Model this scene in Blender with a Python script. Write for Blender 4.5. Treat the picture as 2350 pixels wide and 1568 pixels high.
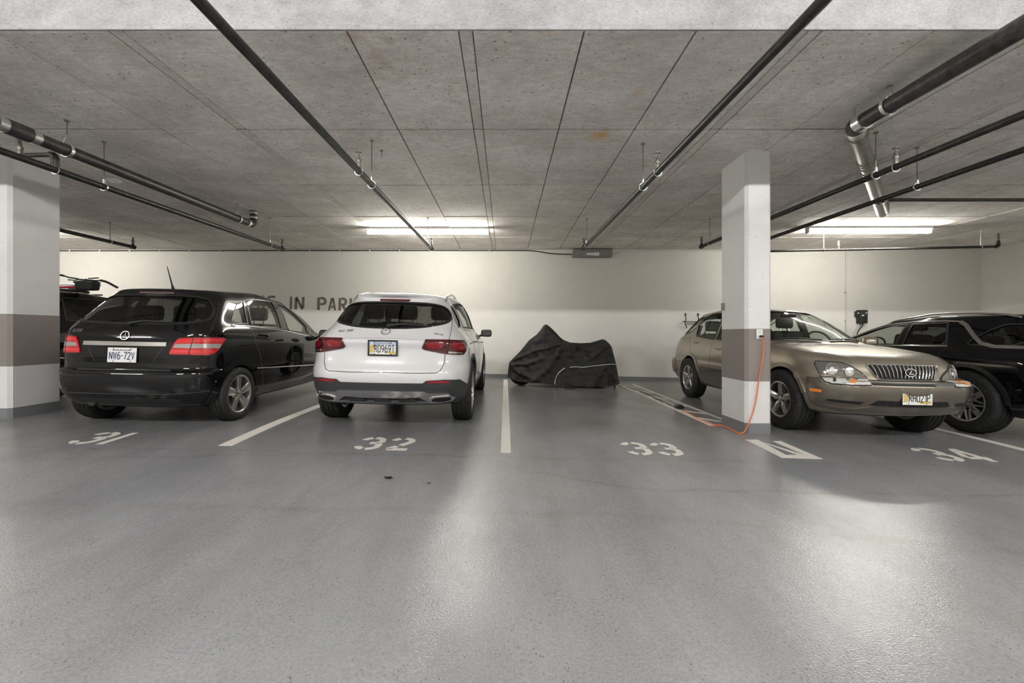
import bpy, bmesh, math, random
import numpy as np
from mathutils import Vector, Matrix, geometry
from mathutils.bvhtree import BVHTree
PI = math.pi
random.seed(7)
sc = bpy.context.scene
for o in list(bpy.data.objects): bpy.data.objects.remove(o)
COL = sc.collection

# ------------------------------------------------------------------ camera, exposure, world
F, VX, VY, CZ = 975.0, 1160.0, 767.0, 1.09        # focal length in px, vanishing point, eye height (frame 2350 x 1568)
cam = bpy.data.cameras.new('camera'); camo = bpy.data.objects.new('camera', cam); COL.objects.link(camo)
camo.location = (0, 0, CZ); camo.rotation_euler = (PI/2, 0, 0)
cam.sensor_width = 36; cam.lens = 36*F/2350
cam.shift_x = (1175-VX)/2350; cam.shift_y = (VY-784)/2350
cam.clip_start = .05; cam.clip_end = 100
sc.camera = camo
sc.view_settings.view_transform = 'Standard'; sc.view_settings.look = 'None'
sc.view_settings.gamma = 1; sc.view_settings.use_curve_mapping = False
sc.view_settings.exposure = 0.34
sc.cycles.sample_clamp_indirect = 6; sc.cycles.blur_glossy = .5; sc.cycles.caustics_reflective = False; sc.cycles.caustics_refractive = False
w = bpy.data.worlds.new('world'); sc.world = w; w.use_nodes = True
w.node_tree.nodes['Background'].inputs[0].default_value = (.9, .95, 1, 1)
w.node_tree.nodes['Background'].inputs[1].default_value = .02
BACK_LIGHT, AISLE_LIGHT = 80.0, 250.0
BACK_TINT, AISLE_TINT = (1, .965, .89), (1, .985, .97)

CEIL = 2.12 + CZ                                    # underside of the slab above the stalls
WALLY, STEPY, AISLEZ = 10.65, 2.966, CEIL + .95
WX0, WX1, WY0 = -14.5, 11.92, -6.5
def fz(x, y):
    t = min(max((5.4-y)/2.8, 0), 1); return -.0196*x - .07*t*t*(3-2*t)
def pix(px, py, d): return Vector(((px-VX)*d/F, d, CZ-(py-VY)*d/F))
def onfloor(px, py):
    d = 5.0
    for _ in range(40):
        p = pix(px, py, d); d = F*(CZ-fz(p.x, d))/(py-VY)
    p = pix(px, py, d); return Vector((p.x, d, fz(p.x, d)))

# ------------------------------------------------------------------ materials
MATS = {}
def nodes(name):
    m = bpy.data.materials.new(name); m.use_nodes = True
    nt = m.node_tree; b = nt.nodes['Principled BSDF']
    return m, nt, b
def mat(name, col, rough=.5, metal=0, coat=0, emis=0, spec=.5, ior=None):
    if name in MATS: return MATS[name]
    m, nt, b = nodes(name)
    b.inputs['Base Color'].default_value = (*col, 1); b.inputs['Roughness'].default_value = rough
    b.inputs['Metallic'].default_value = metal; b.inputs['Coat Weight'].default_value = coat
    b.inputs['Coat Roughness'].default_value = .04
    b.inputs['Specular IOR Level'].default_value = spec
    if emis:
        b.inputs['Emission Color'].default_value = (*col, 1); b.inputs['Emission Strength'].default_value = emis
    MATS[name] = m; return m
def N(nt, t, **kw):
    n = nt.nodes.new(t)
    for k, v in kw.items():
        if k in n.inputs.keys(): n.inputs[k].default_value = v
        else: setattr(n, k, v)
    return n
def L(nt, a, b): nt.links.new(a, b)
def ramp(nt, fac, stops):
    r = nt.nodes.new('ShaderNodeValToRGB'); L(nt, fac, r.inputs[0])
    e = r.color_ramp.elements
    e[0].position, e[0].color = stops[0][0], (*stops[0][1], 1)
    e[1].position, e[1].color = stops[-1][0], (*stops[-1][1], 1)
    for p, c in stops[1:-1]:
        q = e.new(p); q.color = (*c, 1)
    return r.outputs[0]
def g3(v): return (v, v, v)
def mix(nt, fac, a, b, mode='MIX'):
    n = nt.nodes.new('ShaderNodeMix'); n.data_type = 'RGBA'; n.blend_type = mode
    if isinstance(fac, (int, float)): n.inputs[0].default_value = fac
    else: L(nt, fac, n.inputs[0])
    for i, v in ((6, a), (7, b)):
        if isinstance(v, tuple): n.inputs[i].default_value = (*v, 1)
        else: L(nt, v, n.inputs[i])
    return n.outputs[2]
def wpos(nt, scale=(1, 1, 1), loc=(0, 0, 0)):
    g = nt.nodes.new('ShaderNodeNewGeometry'); mp = nt.nodes.new('ShaderNodeMapping')
    mp.inputs['Scale'].default_value = scale; mp.inputs['Location'].default_value = loc
    L(nt, g.outputs['Position'], mp.inputs[0]); return mp.outputs[0]
def noise(nt, vec, scale, detail=4, rough=.55):
    n = N(nt, 'ShaderNodeTexNoise', Scale=scale, Detail=detail, Roughness=rough); L(nt, vec, n.inputs['Vector']); return n.outputs[0]
def bump(nt, b, h, strength=.2, dist=.01):
    n = N(nt, 'ShaderNodeBump', Strength=strength, Distance=dist); L(nt, h, n.inputs['Height']); L(nt, n.outputs[0], b.inputs['Normal'])

def concrete(name, dark, light, pit=.35, stain=None, streak=(1, 1, 1), sc_=1.0, pitscale=14, tint=True):
    m, nt, b = nodes(name)
    v = wpos(nt, streak)
    v0 = wpos(nt)
    n1 = noise(nt, v, 1.3*sc_, 6, .62); n2 = noise(nt, v, 9*sc_, 5, .65)
    c = ramp(nt, n1, [(.32, dark), (.66, light)])
    c = mix(nt, .55, c, ramp(nt, n2, [(.3, g3(.78)), (.7, g3(1.12))]), 'MULTIPLY')
    vo = N(nt, 'ShaderNodeTexVoronoi', Scale=pitscale); vo.feature = 'F1'; L(nt, v, vo.inputs['Vector'])
    vr = N(nt, 'ShaderNodeTexVoronoi', Scale=pitscale); L(nt, v, vr.inputs['Vector'])
    pr = ramp(nt, vo.outputs['Distance'], [(.08, g3(1-pit)), (.20, g3(1.0))])
    keep = ramp(nt, noise(nt, v, 3.2, 2), [(.42, g3(0)), (.55, g3(1))])
    c = mix(nt, keep, c, mix(nt, 1.0, c, pr, 'MULTIPLY'))
    fine = noise(nt, v, 60*sc_, 3, .7)
    c = mix(nt, .5, c, ramp(nt, fine, [(.3, g3(.68)), (.62, g3(1.22))]), 'MULTIPLY')
    sk = noise(nt, wpos(nt, (1.2, 7, 1)), 6, 5, .7)
    c = mix(nt, .4, c, ramp(nt, sk, [(.3, g3(.80)), (.6, g3(1.22))]), 'MULTIPLY')
    if tint:
        oi = nt.nodes.new('ShaderNodeObjectInfo')
        c = mix(nt, 1.0, c, ramp(nt, oi.outputs['Random'], [(0, g3(.97)), (1, g3(1.05))]), 'MULTIPLY')
    if stain:      # rust and paint stains left by the formwork
        for (sx_, sy_), rad, col, am in (((1.05, 4.55), .42, (.78, .46, .14), .85), ((-.98, 3.10), .55, (.55, .36, .29), .7), ((.30, 3.02), .22, (.75, .38, .14), .7), ((-5.6, 3.1), .5, (.60, .42, .18), .45), ((1.15, 3.75), .16, (.75, .45, .15), .7), ((3.1, 3.1), .3, (.55, .42, .22), .35)):
            vm = N(nt, 'ShaderNodeVectorMath'); vm.operation = 'DISTANCE'; L(nt, v0, vm.inputs[0]); vm.inputs[1].default_value = (sx_, sy_, CEIL)
            ad = nt.nodes.new('ShaderNodeMath'); ad.operation = 'MULTIPLY_ADD'; L(nt, noise(nt, v0, 5, 4, .65), ad.inputs[0]); ad.inputs[1].default_value = rad*2.2; L(nt, vm.outputs['Value'], ad.inputs[2])
            c = mix(nt, ramp(nt, ad.outputs[0], [(rad*.95, g3(am)), (rad*1.45, g3(0))]), c, col)
    L(nt, c, b.inputs['Base Color']); b.inputs['Roughness'].default_value = .85
    b.inputs['Specular IOR Level'].default_value = .25
    bump(nt, b, n2, .25, .01)
    MATS[name] = m; return m

def build_materials():
    # floor coating
    m, nt, b = nodes('floor_coating'); v = wpos(nt)
    big = noise(nt, v, .45, 5, .6); mid = noise(nt, wpos(nt, (1, .35, 1)), 1.4, 6, .65); fine = noise(nt, v, 90, 3, .7)
    c = ramp(nt, big, [(.3, (.288, .299, .320)), (.5, (.343, .347, .359)), (.7, (.375, .369, .366))])
    c = mix(nt, .7, c, ramp(nt, mid, [(.3, g3(.66)), (.62, g3(1.04))]), 'MULTIPLY')
    c = mix(nt, .55, c, ramp(nt, fine, [(.3, g3(.55)), (.7, g3(1.12))]), 'MULTIPLY')
    # tyre-worn dirt in the stalls, plus painted-in shade between the cars
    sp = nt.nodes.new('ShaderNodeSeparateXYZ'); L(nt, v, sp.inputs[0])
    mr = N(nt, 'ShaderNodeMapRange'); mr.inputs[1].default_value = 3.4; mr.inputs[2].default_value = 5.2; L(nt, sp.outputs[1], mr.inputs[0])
    dirt_shade = ramp(nt, noise(nt, wpos(nt, (1, .5, 1), (3, 1, 0)), .9, 5, .6), [(.32, g3(.35)), (.66, g3(1))])
    mm = nt.nodes.new('ShaderNodeMath'); mm.operation = 'MULTIPLY'; L(nt, mr.outputs[0], mm.inputs[0]); L(nt, dirt_shade, mm.inputs[1])
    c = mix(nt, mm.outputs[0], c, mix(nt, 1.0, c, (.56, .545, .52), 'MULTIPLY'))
    spk = N(nt, 'ShaderNodeTexVoronoi', Scale=48); L(nt, v, spk.inputs['Vector'])
    kp = ramp(nt, noise(nt, v, 6, 3), [(.45, g3(0)), (.6, g3(1))])
    c = mix(nt, kp, c, mix(nt, 1.0, c, ramp(nt, spk.outputs['Distance'], [(.10, g3(.45)), (.22, g3(1))]), 'MULTIPLY'))
    def mth(op, a, b, cc=None):
        n = nt.nodes.new('ShaderNodeMath'); n.operation = op
        for i, q in enumerate((a, b, cc)):
            if q is None: continue
            if isinstance(q, (int, float)): n.inputs[i].default_value = q
            else: L(nt, q, n.inputs[i])
        return n.outputs[0]
    # brownish tyre tracks curving along the stall fronts
    for base_, amp, x0, x1, wd, am in ((3.93, -.72, -.7, 1.1, .035, .8), (3.55, .35, -5.0, -1.0, .05, .5), (2.75, -.5, 0.5, 4.0, .07, .45)):
        st = N(nt, 'ShaderNodeMapRange'); st.interpolation_type = 'SMOOTHSTEP'; st.inputs[1].default_value = x0; st.inputs[2].default_value = x1; L(nt, sp.outputs[0], st.inputs[0])
        cur = mth('MULTIPLY_ADD', st.outputs[0], amp, base_)
        dst = mth('ABSOLUTE', mth('ADD', mth('SUBTRACT', sp.outputs[1], cur), mth('MULTIPLY_ADD', noise(nt, v, 2.2, 4, .6), .3, -.15)), 0)
        msk = mth('MULTIPLY', ramp(nt, dst, [(0, g3(am)), (wd, g3(0))]), ramp(nt, noise(nt, v, 3.1, 4, .7), [(.35, g3(.1)), (.7, g3(1))]))
        c = mix(nt, msk, c, mix(nt, 1.0, c, (.74, .68, .58), 'MULTIPLY'))
    L(nt, c, b.inputs['Base Color'])
    L(nt, ramp(nt, mid, [(.3, g3(.245)), (.7, g3(.175))]), b.inputs['Roughness'])
    b.inputs['Specular IOR Level'].default_value = .6
    vo = N(nt, 'ShaderNodeTexVoronoi', Scale=130); L(nt, v, vo.inputs['Vector'])
    mx = nt.nodes.new('ShaderNodeMath'); mx.operation = 'ADD'; L(nt, vo.outputs['Distance'], mx.inputs[0]); L(nt, fine, mx.inputs[1])
    bump(nt, b, mx.outputs[0], .17, .004); MATS['floor'] = m
    # white painted concrete wall
    def paint(name, col, pits=0, dirt=.0, rough=.6):
        m, nt, b = nodes(name); v = wpos(nt)
        c = ramp(nt, noise(nt, v, .8, 5, .6), [(.3, tuple(x*.93 for x in col)), (.7, col)])
        c = mix(nt, .5, c, ramp(nt, noise(nt, v, 7, 4), [(.3, g3(.93)), (.7, g3(1))]), 'MULTIPLY')
        if pits:
            vo = N(nt, 'ShaderNodeTexVoronoi', Scale=26); L(nt, wpos(nt, (1, 1, 1.5)), vo.inputs['Vector'])
            keep = ramp(nt, noise(nt, v, 5, 3), [(.55, g3(0)), (.60, g3(1))])
            c = mix(nt, keep, c, mix(nt, 1.0, c, ramp(nt, vo.outputs['Distance'], [(.10, g3(.28)), (.17, g3(1))]), 'MULTIPLY'))
        L(nt, c, b.inputs['Base Color']); b.inputs['Roughness'].default_value = rough
        bump(nt, b, noise(nt, v, 14, 5, .6), .12, .01)
        MATS[name] = m
    paint('wall_paint', (.76, .74, .69))
    paint('pillar_paint', (.78, .772, .76), pits=1)
    paint('pillar_band', (.26, .225, .21), pits=1)
    paint('skirting_paint', (.20, .205, .215))
    paint('line_paint', (.76, .73, .67), pits=1)
    paint('lettering_paint', (.175, .150, .125))
    concrete('slab', (.68, .64, .585), (.92, .88, .825), pit=.6, stain=(.36, .25, .14), streak=(1, 1.3, 1))
    concrete('slab_strip', (.64, .60, .55), (.84, .80, .75), pit=.4, tint=False)
    concrete('joint', (.17, .155, .14), (.25, .235, .215), tint=False)
    concrete('beam_concrete', (.31, .31, .315), (.45, .45, .455), pit=.35, streak=(.7, 1, 1.2), pitscale=28, tint=False)
    # pipes
    def pipe_mat(name, c0, c1, metal, r):
        m, nt, b = nodes(name); v = wpos(nt)
        L(nt, ramp(nt, noise(nt, v, 18, 5, .65), [(.35, c0), (.68, c1)]), b.inputs['Base Color'])
        b.inputs['Metallic'].default_value = metal; b.inputs['Roughness'].default_value = r
        bump(nt, b, noise(nt, v, 70, 3), .15, .003); MATS[name] = m
    pipe_mat('black_pipe', (.018, .017, .016), (.05, .047, .044), .35, .38)
    pipe_mat('iron_pipe', (.022, .021, .02), (.075, .07, .066), .2, .42)
    pipe_mat('galvanized', (.30, .29, .265), (.47, .455, .42), .8, .36)
    mat('clamp_metal', (.72, .71, .68), .3, .9)
    mat('rod_metal', (.32, .30, .28), .45, .7)
    mat('brass', (.27, .25, .22), .45, .7)
    mat('lamp_housing', (.75, .75, .73), .5)
    mat('grey_box', (.22, .225, .205), .5)
    mat('label_white', (.75, .75, .72), .5)
    mat('cover_white', (.95, .95, .94), .3)
    mat('cable_black', (.012, .012, .012), .45)
    mat('cable_orange', (.80, .17, .04), .45)
    mat('conduit', (.62, .61, .58), .45)
    mat('black_plastic', (.014, .014, .014), .42)
    mat('grey_plastic', (.035, .036, .038), .5)
    mat('rubber_seal', (.008, .008, .008), .5)
    mat('sill_grey', (.085, .083, .078), .4)
    mat('interior_dark', (.012, .012, .012), .75)
    mat('interior_grey', (.035, .034, .032), .8)
    mat('interior_tan', (.10, .092, .075), .8)
    mat('chrome', (.82, .82, .82), .09, 1)
    mat('satin_chrome', (.62, .62, .63), .22, 1)
    mat('alloy', (.60, .58, .56), .30, .9)
    mat('alloy_dark', (.55, .53, .51), .30, .85)
    mat('lamp_clear_front', (.75, .75, .73), .12, .2, 1)
    mat('brake_metal', (.10, .095, .09), .5, .6)
    mat('mirror_dark', (.02, .022, .024), .05, 0, 1)
    mat('lamp_housing_grey', (.17, .165, .15), .12, .3, 1)
    mat('lamp_dark_glass', (.03, .035, .05), .1, 0, 1)
    mat('lamp_red_deep', (.24, .005, .010), .10, 0, 1)
    mat('seam', (.004, .004, .004), .7)
    mat('seam_grey', (.10, .10, .10), .7)
    mat('plate_white', (.78, .78, .77), .4)
    mat('plate_text_blue', (.02, .03, .12), .4)
    mat('plate_text_dark', (.012, .014, .016), .4)
    mat('plate_yellow', (.60, .47, .16), .4)
    mat('plate_brown', (.35, .20, .08), .4)
    mat('plate_sky', (.50, .60, .74), .4)
    mat('reflector_red', (.28, .006, .012), .25, 0, .6)
    mat('amber', (.85, .25, .03), .2, 0, 1)
    mat('lamp_silver', (.55, .55, .53), .14, .9)
    mat('lamp_clear', (.36, .33, .31), .15, .2, 1)
    mat('lamp_red', (.50, .008, .012), .10, 0, 1)
    mat('lamp_red_bright', (.72, .02, .03), .10, 0, 1)
    mat('lamp_dark_red', (.075, .003, .006), .08, 0, 1)
    mat('lamp_high', (.05, .004, .006), .5)
    mat('screen_green', (.5, .9, .45), .4, emis=1.5)
    mat('bike_red', (.50, .02, .05), .3, 0, .5)
    mat('bike_blue', (.30, .40, .55), .3, 0, .5)
    # car paints
    mat('paint_black', (.005, .005, .0055), .22, 0, 1, spec=0)
    mat('paint_navy', (.0025, .0028, .0042), .18, 0, 1, spec=0)
    mat('paint_white', (.68, .68, .685), .3, 0, 1)
    def flake(name, col, metal, r):
        m, nt, b = nodes(name)
        vo = N(nt, 'ShaderNodeTexVoronoi', Scale=900); L(nt, wpos(nt), vo.inputs['Vector'])
        c = mix(nt, .25, col, mix(nt, 1.0, col, vo.outputs['Color'], 'MULTIPLY'))
        L(nt, c, b.inputs['Base Color']); b.inputs['Metallic'].default_value = metal; b.inputs['Roughness'].default_value = r
        b.inputs['Coat Weight'].default_value = .8; b.inputs['Coat Roughness'].default_value = .05; MATS[name] = m
    flake('paint_gold', (.47, .42, .335), .75, .34)
    flake('paint_bronze', (.185, .163, .132), .7, .38)
    # tyre rubber with fine tread relief
    m, nt, b = nodes('tyre_rubber')
    b.inputs['Base Color'].default_value = (.012, .012, .012, 1); b.inputs['Roughness'].default_value = .72
    tc = nt.nodes.new('ShaderNodeTexCoord'); wv = N(nt, 'ShaderNodeTexVoronoi', Scale=34); L(nt, tc.outputs['Object'], wv.inputs['Vector'])
    bump(nt, b, wv.outputs['Distance'], .5, .012); MATS['tyre_rubber'] = m
    # cover cloth
    m, nt, b = nodes('cover_cloth'); b.inputs['Roughness'].default_value = .62
    v = wpos(nt); L(nt, ramp(nt, noise(nt, v, 3, 4), [(.3, (.009, .009, .008)), (.7, (.015, .0147, .0135))]), b.inputs['Base Color'])
    b.inputs['Specular IOR Level'].default_value = .3
    bump(nt, b, noise(nt, wpos(nt, (1, 1, 1.6)), 16, 5, .6), .6, .02); MATS['cover_cloth'] = m
    # thin glass: clear with a Fresnel reflection
    def glass(name, tint):
        m = bpy.data.materials.new(name); m.use_nodes = True; nt = m.node_tree
        nt.nodes.remove(nt.nodes['Principled BSDF']); out = nt.nodes['Material Output']
        t = N(nt, 'ShaderNodeBsdfTransparent'); t.inputs[0].default_value = (*tint, 1)
        g = N(nt, 'ShaderNodeBsdfGlossy'); g.inputs['Roughness'].default_value = .02
        lw = N(nt, 'ShaderNodeLayerWeight', Blend=.5); mx = nt.nodes.new('ShaderNodeMixShader')
        pw = nt.nodes.new('ShaderNodeMath'); pw.operation = 'POWER'; L(nt, lw.outputs['Facing'], pw.inputs[0]); pw.inputs[1].default_value = 5
        ma = nt.nodes.new('ShaderNodeMath'); ma.operation = 'MULTIPLY_ADD'; L(nt, pw.outputs[0], ma.inputs[0]); ma.inputs[1].default_value = .92; ma.inputs[2].default_value = .07
        L(nt, ma.outputs[0], mx.inputs[0]); L(nt, t.outputs[0], mx.inputs[1]); L(nt, g.outputs[0], mx.inputs[2])
        L(nt, mx.outputs[0], out.inputs[0]); MATS[name] = m
    glass('glass_clear', (.80, .84, .80)); glass('glass_green', (.74, .80, .74)); glass('glass_tint', (.13, .135, .13)); glass('glass_dark', (.055, .058, .058))
    glass('glass_rear', (.11, .115, .11))
build_materials()
M = MATS

# ------------------------------------------------------------------ mesh helpers
def link(o, parent=None):
    COL.objects.link(o)
    if parent: o.parent = parent
    return o
def mesh_obj(name, V, Fc, m, parent=None, smooth=False, angle=None):
    me = bpy.data.meshes.new(name); me.from_pydata([tuple(v) for v in V], [], [tuple(f) for f in Fc]); me.update()
    return finish(name, me, m, parent, smooth, angle)
def finish(name, me, m, parent=None, smooth=False, angle=None):
    for x in (m if isinstance(m, (list, tuple)) else [m]):
        me.materials.append(MATS[x] if isinstance(x, str) else x)
    if smooth or angle:
        me.polygons.foreach_set('use_smooth', [True]*len(me.polygons))
        if angle: me.set_sharp_from_angle(angle=math.radians(angle))
    o = bpy.data.objects.new(name, me); return link(o, parent)
def bm_obj(name, bm, m, parent=None, smooth=False, angle=None):
    me = bpy.data.meshes.new(name); bmesh.ops.recalc_face_normals(bm, faces=bm.faces); bm.to_mesh(me); bm.free()
    return finish(name, me, m, parent, smooth, angle)
def tag(o, label, cat, group=None, kind=None):
    if label: o['label'] = label
    if cat: o['category'] = cat
    if group: o['group'] = group
    if kind: o['kind'] = kind
    return o
def thing(name, label, cat, loc=(0, 0, 0), rz=0, group=None):
    o = bpy.data.objects.new(name, None); link(o); o.location = loc; o.rotation_euler = (0, 0, rz); o.empty_display_size = .1
    return tag(o, label, cat, group)
def struct(o): o['kind'] = 'structure'; return o
def boxv(bm, c, s, bev=0, seg=2, rot=None):
    mt = Matrix.Translation(c)
    if rot: mt = mt @ rot
    r = bmesh.ops.create_cube(bm, size=1, matrix=mt @ Matrix.Diagonal((*s, 1)))
    if bev:
        es = list({e for v in r['verts'] for e in v.link_edges})
        bmesh.ops.bevel(bm, geom=es, offset=bev, segments=seg, affect='EDGES', profile=.5)
def box(name, c, s, m, parent=None, bev=0, seg=2, rot=None, smooth=False):
    bm = bmesh.new(); boxv(bm, c, s, bev, seg, rot); return bm_obj(name, bm, m, parent, angle=35 if bev else None)
def frames(P, closed=False):
    P = [Vector(p) for p in P]; n = len(P); T = []
    for i in range(n):
        a = P[(i-1) % n] if (closed or i > 0) else P[0]; b = P[(i+1) % n] if (closed or i < n-1) else P[-1]
        T.append((b-a).normalized())
    up = Vector((0, 0, 1)) if abs(T[0].z) < .9 else Vector((1, 0, 0))
    u = (up - T[0]*up.dot(T[0])).normalized(); U = []
    for t in T:
        u = (u - t*u.dot(t)); u = u.normalized() if u.length > 1e-6 else Vector((1, 0, 0)); U.append(u.copy())
    return P, T, U
def tube_data(P, r, seg=12, closed=False, caps=True):
    P, T, U = frames(P, closed); V = []; Fc = []; n = len(P)
    for i in range(n):
        w_ = T[i].cross(U[i]); rr = r[i] if isinstance(r, (list, tuple)) else r
        for k in range(seg):
            a = 2*PI*k/seg; V.append(P[i] + U[i]*(rr*math.cos(a)) + w_*(rr*math.sin(a)))
    for i in range(n if closed else n-1):
        j = (i+1) % n
        for k in range(seg):
            k2 = (k+1) % seg; Fc.append((i*seg+k, i*seg+k2, j*seg+k2, j*seg+k))
    if caps and not closed: Fc += [tuple(range(seg-1, -1, -1)), tuple((n-1)*seg+k for k in range(seg))]
    return V, Fc
def tube(name, P, r, m, parent=None, seg=12, closed=False):
    V, Fc = tube_data(P, r, seg, closed); return mesh_obj(name, V, Fc, m, parent, angle=40)
def merge(parts):
    V = []; Fc = []
    for v, f in parts:
        o = len(V); V += list(v); Fc += [tuple(i+o for i in q) for q in f]
    return V, Fc
def lathe_data(prof, seg=32, axis='z', mat4=None):
    V = []; Fc = []; n = len(prof)
    for k in range(seg):
        a = 2*PI*k/seg; c, s = math.cos(a), math.sin(a)
        for r, h in prof:
            v = Vector((r*c, r*s, h)) if axis == 'z' else (Vector((r*c, h, r*s)) if axis == 'y' else Vector((h, r*c, r*s)))
            V.append(mat4 @ v if mat4 else v)
    for k in range(seg):
        k2 = (k+1) % seg
        for i in range(n-1): Fc.append((k*n+i, k2*n+i, k2*n+i+1, k*n+i+1))
    return V, Fc
def lathe(name, prof, m, parent=None, seg=32, axis='z', mat4=None, angle=40):
    V, Fc = lathe_data(prof, seg, axis, mat4)
    bm = bmesh.new(); vs = [bm.verts.new(v) for v in V]
    for f in Fc:
        try: bm.faces.new([vs[i] for i in f])
        except ValueError: pass
    bmesh.ops.remove_doubles(bm, verts=bm.verts, dist=1e-6)
    return bm_obj(name, bm, m, parent, angle=angle)
def arc3(P0, P1, P2, r, n=6):
    a = (P0-P1).normalized(); b = (P2-P1).normalized(); th = a.angle(b); d = r/math.tan(th/2)
    A = P1+a*d; B = P1+b*d
    return [((1-t)**2)*A + 2*t*(1-t)*P1 + t*t*B for t in [i/n for i in range(n+1)]]
def prism(poly, axis, a, b):
    """closed prism of a 2D polygon; axis 'x': poly=(y,z); 'y': poly=(x,z); 'z': poly=(x,y)"""
    n = len(poly); V = []
    for h in (a, b):
        for p, q in poly:
            V.append({'x': (h, p, q), 'y': (p, h, q), 'z': (p, q, h)}[axis])
    Fc = [tuple(range(n)), tuple(range(2*n-1, n-1, -1))] + [(i, i+n, (i+1) % n+n, (i+1) % n) for i in range(n)]
    bm = bmesh.new(); vs = [bm.verts.new(v) for v in V]
    for f in Fc: bm.faces.new([vs[i] for i in f])
    bmesh.ops.recalc_face_normals(bm, faces=bm.faces); return bm
def smoothpoly(P, it=1, closed=True):
    for _ in range(it):
        Q = []; n = len(P)
        for i in range(n if closed else n-1):
            a, b = P[i], P[(i+1) % n]
            Q += [tuple(.75*x+.25*y for x, y in zip(a, b)), tuple(.25*x+.75*y for x, y in zip(a, b))]
        if not closed: Q = [P[0]] + Q + [P[-1]]
        P = Q
    return P

# ------------------------------------------------------------------ stroke lettering
def _arc(cx, cy, rx, ry, a0, a1, n=10):
    return [(cx+rx*math.cos(math.radians(a0+(a1-a0)*i/n)), cy+ry*math.sin(math.radians(a0+(a1-a0)*i/n))) for i in range(n+1)]
W6 = .56
GL = {
 'N': [[(0, 0), (0, 1)], [(0, 1), (W6, 0)], [(W6, 0), (W6, 1)]], 'W': [[(0, 1), (.16, 0), (.31, .85), (.46, 0), (.62, 1)]],
 'V': [[(0, 1), (.29, 0), (.58, 1)]], '7': [[(0, 1), (.54, 1), (.2, 0)]], 'T': [[(0, 1), (.6, 1)], [(.3, 1), (.3, 0)]],
 'H': [[(0, 0), (0, 1)], [(.55, 0), (.55, 1)], [(0, .52), (.55, .52)]], '1': [[(.08, .82), (.26, 1), (.26, 0)]],
 '6': [_arc(.27, .3, .27, .3, 0, 360, 20), [(.01, .32)]+_arc(.5, .32, .49, .68, 180, 100, 8)],
 '9': [_arc(.27, .7, .27, .3, 0, 360, 20), [(.54, .68)]+_arc(.04, .68, .5, .68, 0, -80, 8)],
 '0': [_arc(.27, .73, .27, .27, 0, 180)+_arc(.27, .27, .27, .27, 180, 360)+[(.54, .73)]],
 '2': [_arc(.27, .73, .27, .27, 170, -20, 10)+[(.0, 0), (.55, 0)]],
 '3': [_arc(.26, .75, .26, .25, 165, -75, 10), _arc(.26, .26, .28, .26, 80, -165, 10)],
 '4': [[(.42, 0), (.42, 1), (0, .3), (.58, .3)]],
 'R': [[(0, 0), (0, 1), (.3, 1)]+_arc(.3, .76, .24, .24, 90, -90, 8)+[(0, .52)], [(.26, .52), (.56, 0)]],
 'P': [[(0, 0), (0, 1), (.3, 1)]+_arc(.3, .74, .25, .26, 90, -90, 8)+[(0, .48)]],
 'D': [[(0, 0), (0, 1), (.25, 1)]+_arc(.25, .7, .3, .3, 90, 0, 6)+_arc(.25, .3, .3, .3, 0, -90, 6)+[(0, 0)]],
 'B': [[(0, 0), (0, 1), (.3, 1)]+_arc(.3, .77, .22, .23, 90, -90, 8)+[(0, .54)], [(.3, .54)]+_arc(.3, .27, .26, .27, 90, -90, 8)+[(0, 0)]],
 'G': [_arc(.3, .5, .3, .5, 50, 330, 14)+[(.58, .45), (.32, .45)]], 'C': [_arc(.3, .5, .3, .5, 50, 310, 14)],
 'L': [[(0, 1), (0, 0), (.45, 0)]], 'M': [[(0, 0), (0, 1), (.32, .3), (.64, 1), (.64, 0)]], 'A': [[(0, 0), (.3, 1), (.6, 0)], [(.12, .32), (.48, .32)]],
 'I': [[(0.05, 0), (0.05, 1)]], 'E': [[(.45, 0), (0, 0), (0, 1), (.45, 1)], [(0, .5), (.4, .5)]], 'O': [_arc(.3, .5, .3, .5, 0, 360, 20)],
 'S': [_arc(.27, .74, .26, .25, 30, 260, 10)+_arc(.27, .25, .27, .25, 90, -150, 10)], 'K': [[(0, 0), (0, 1)], [(.55, 1), (.05, .45)], [(.18, .58), (.58, 0)]],
 '-': [[(0, .5), (.3, .5)]], ' ': [], 'U': [[(0, 1), (0, .25)]+_arc(.27, .25, .27, .25, 180, 360)+[(.54, 1)]], 'F': [[(0, 0), (0, 1), (.45, 1)], [(0, .5), (.4, .5)]],
}
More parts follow.
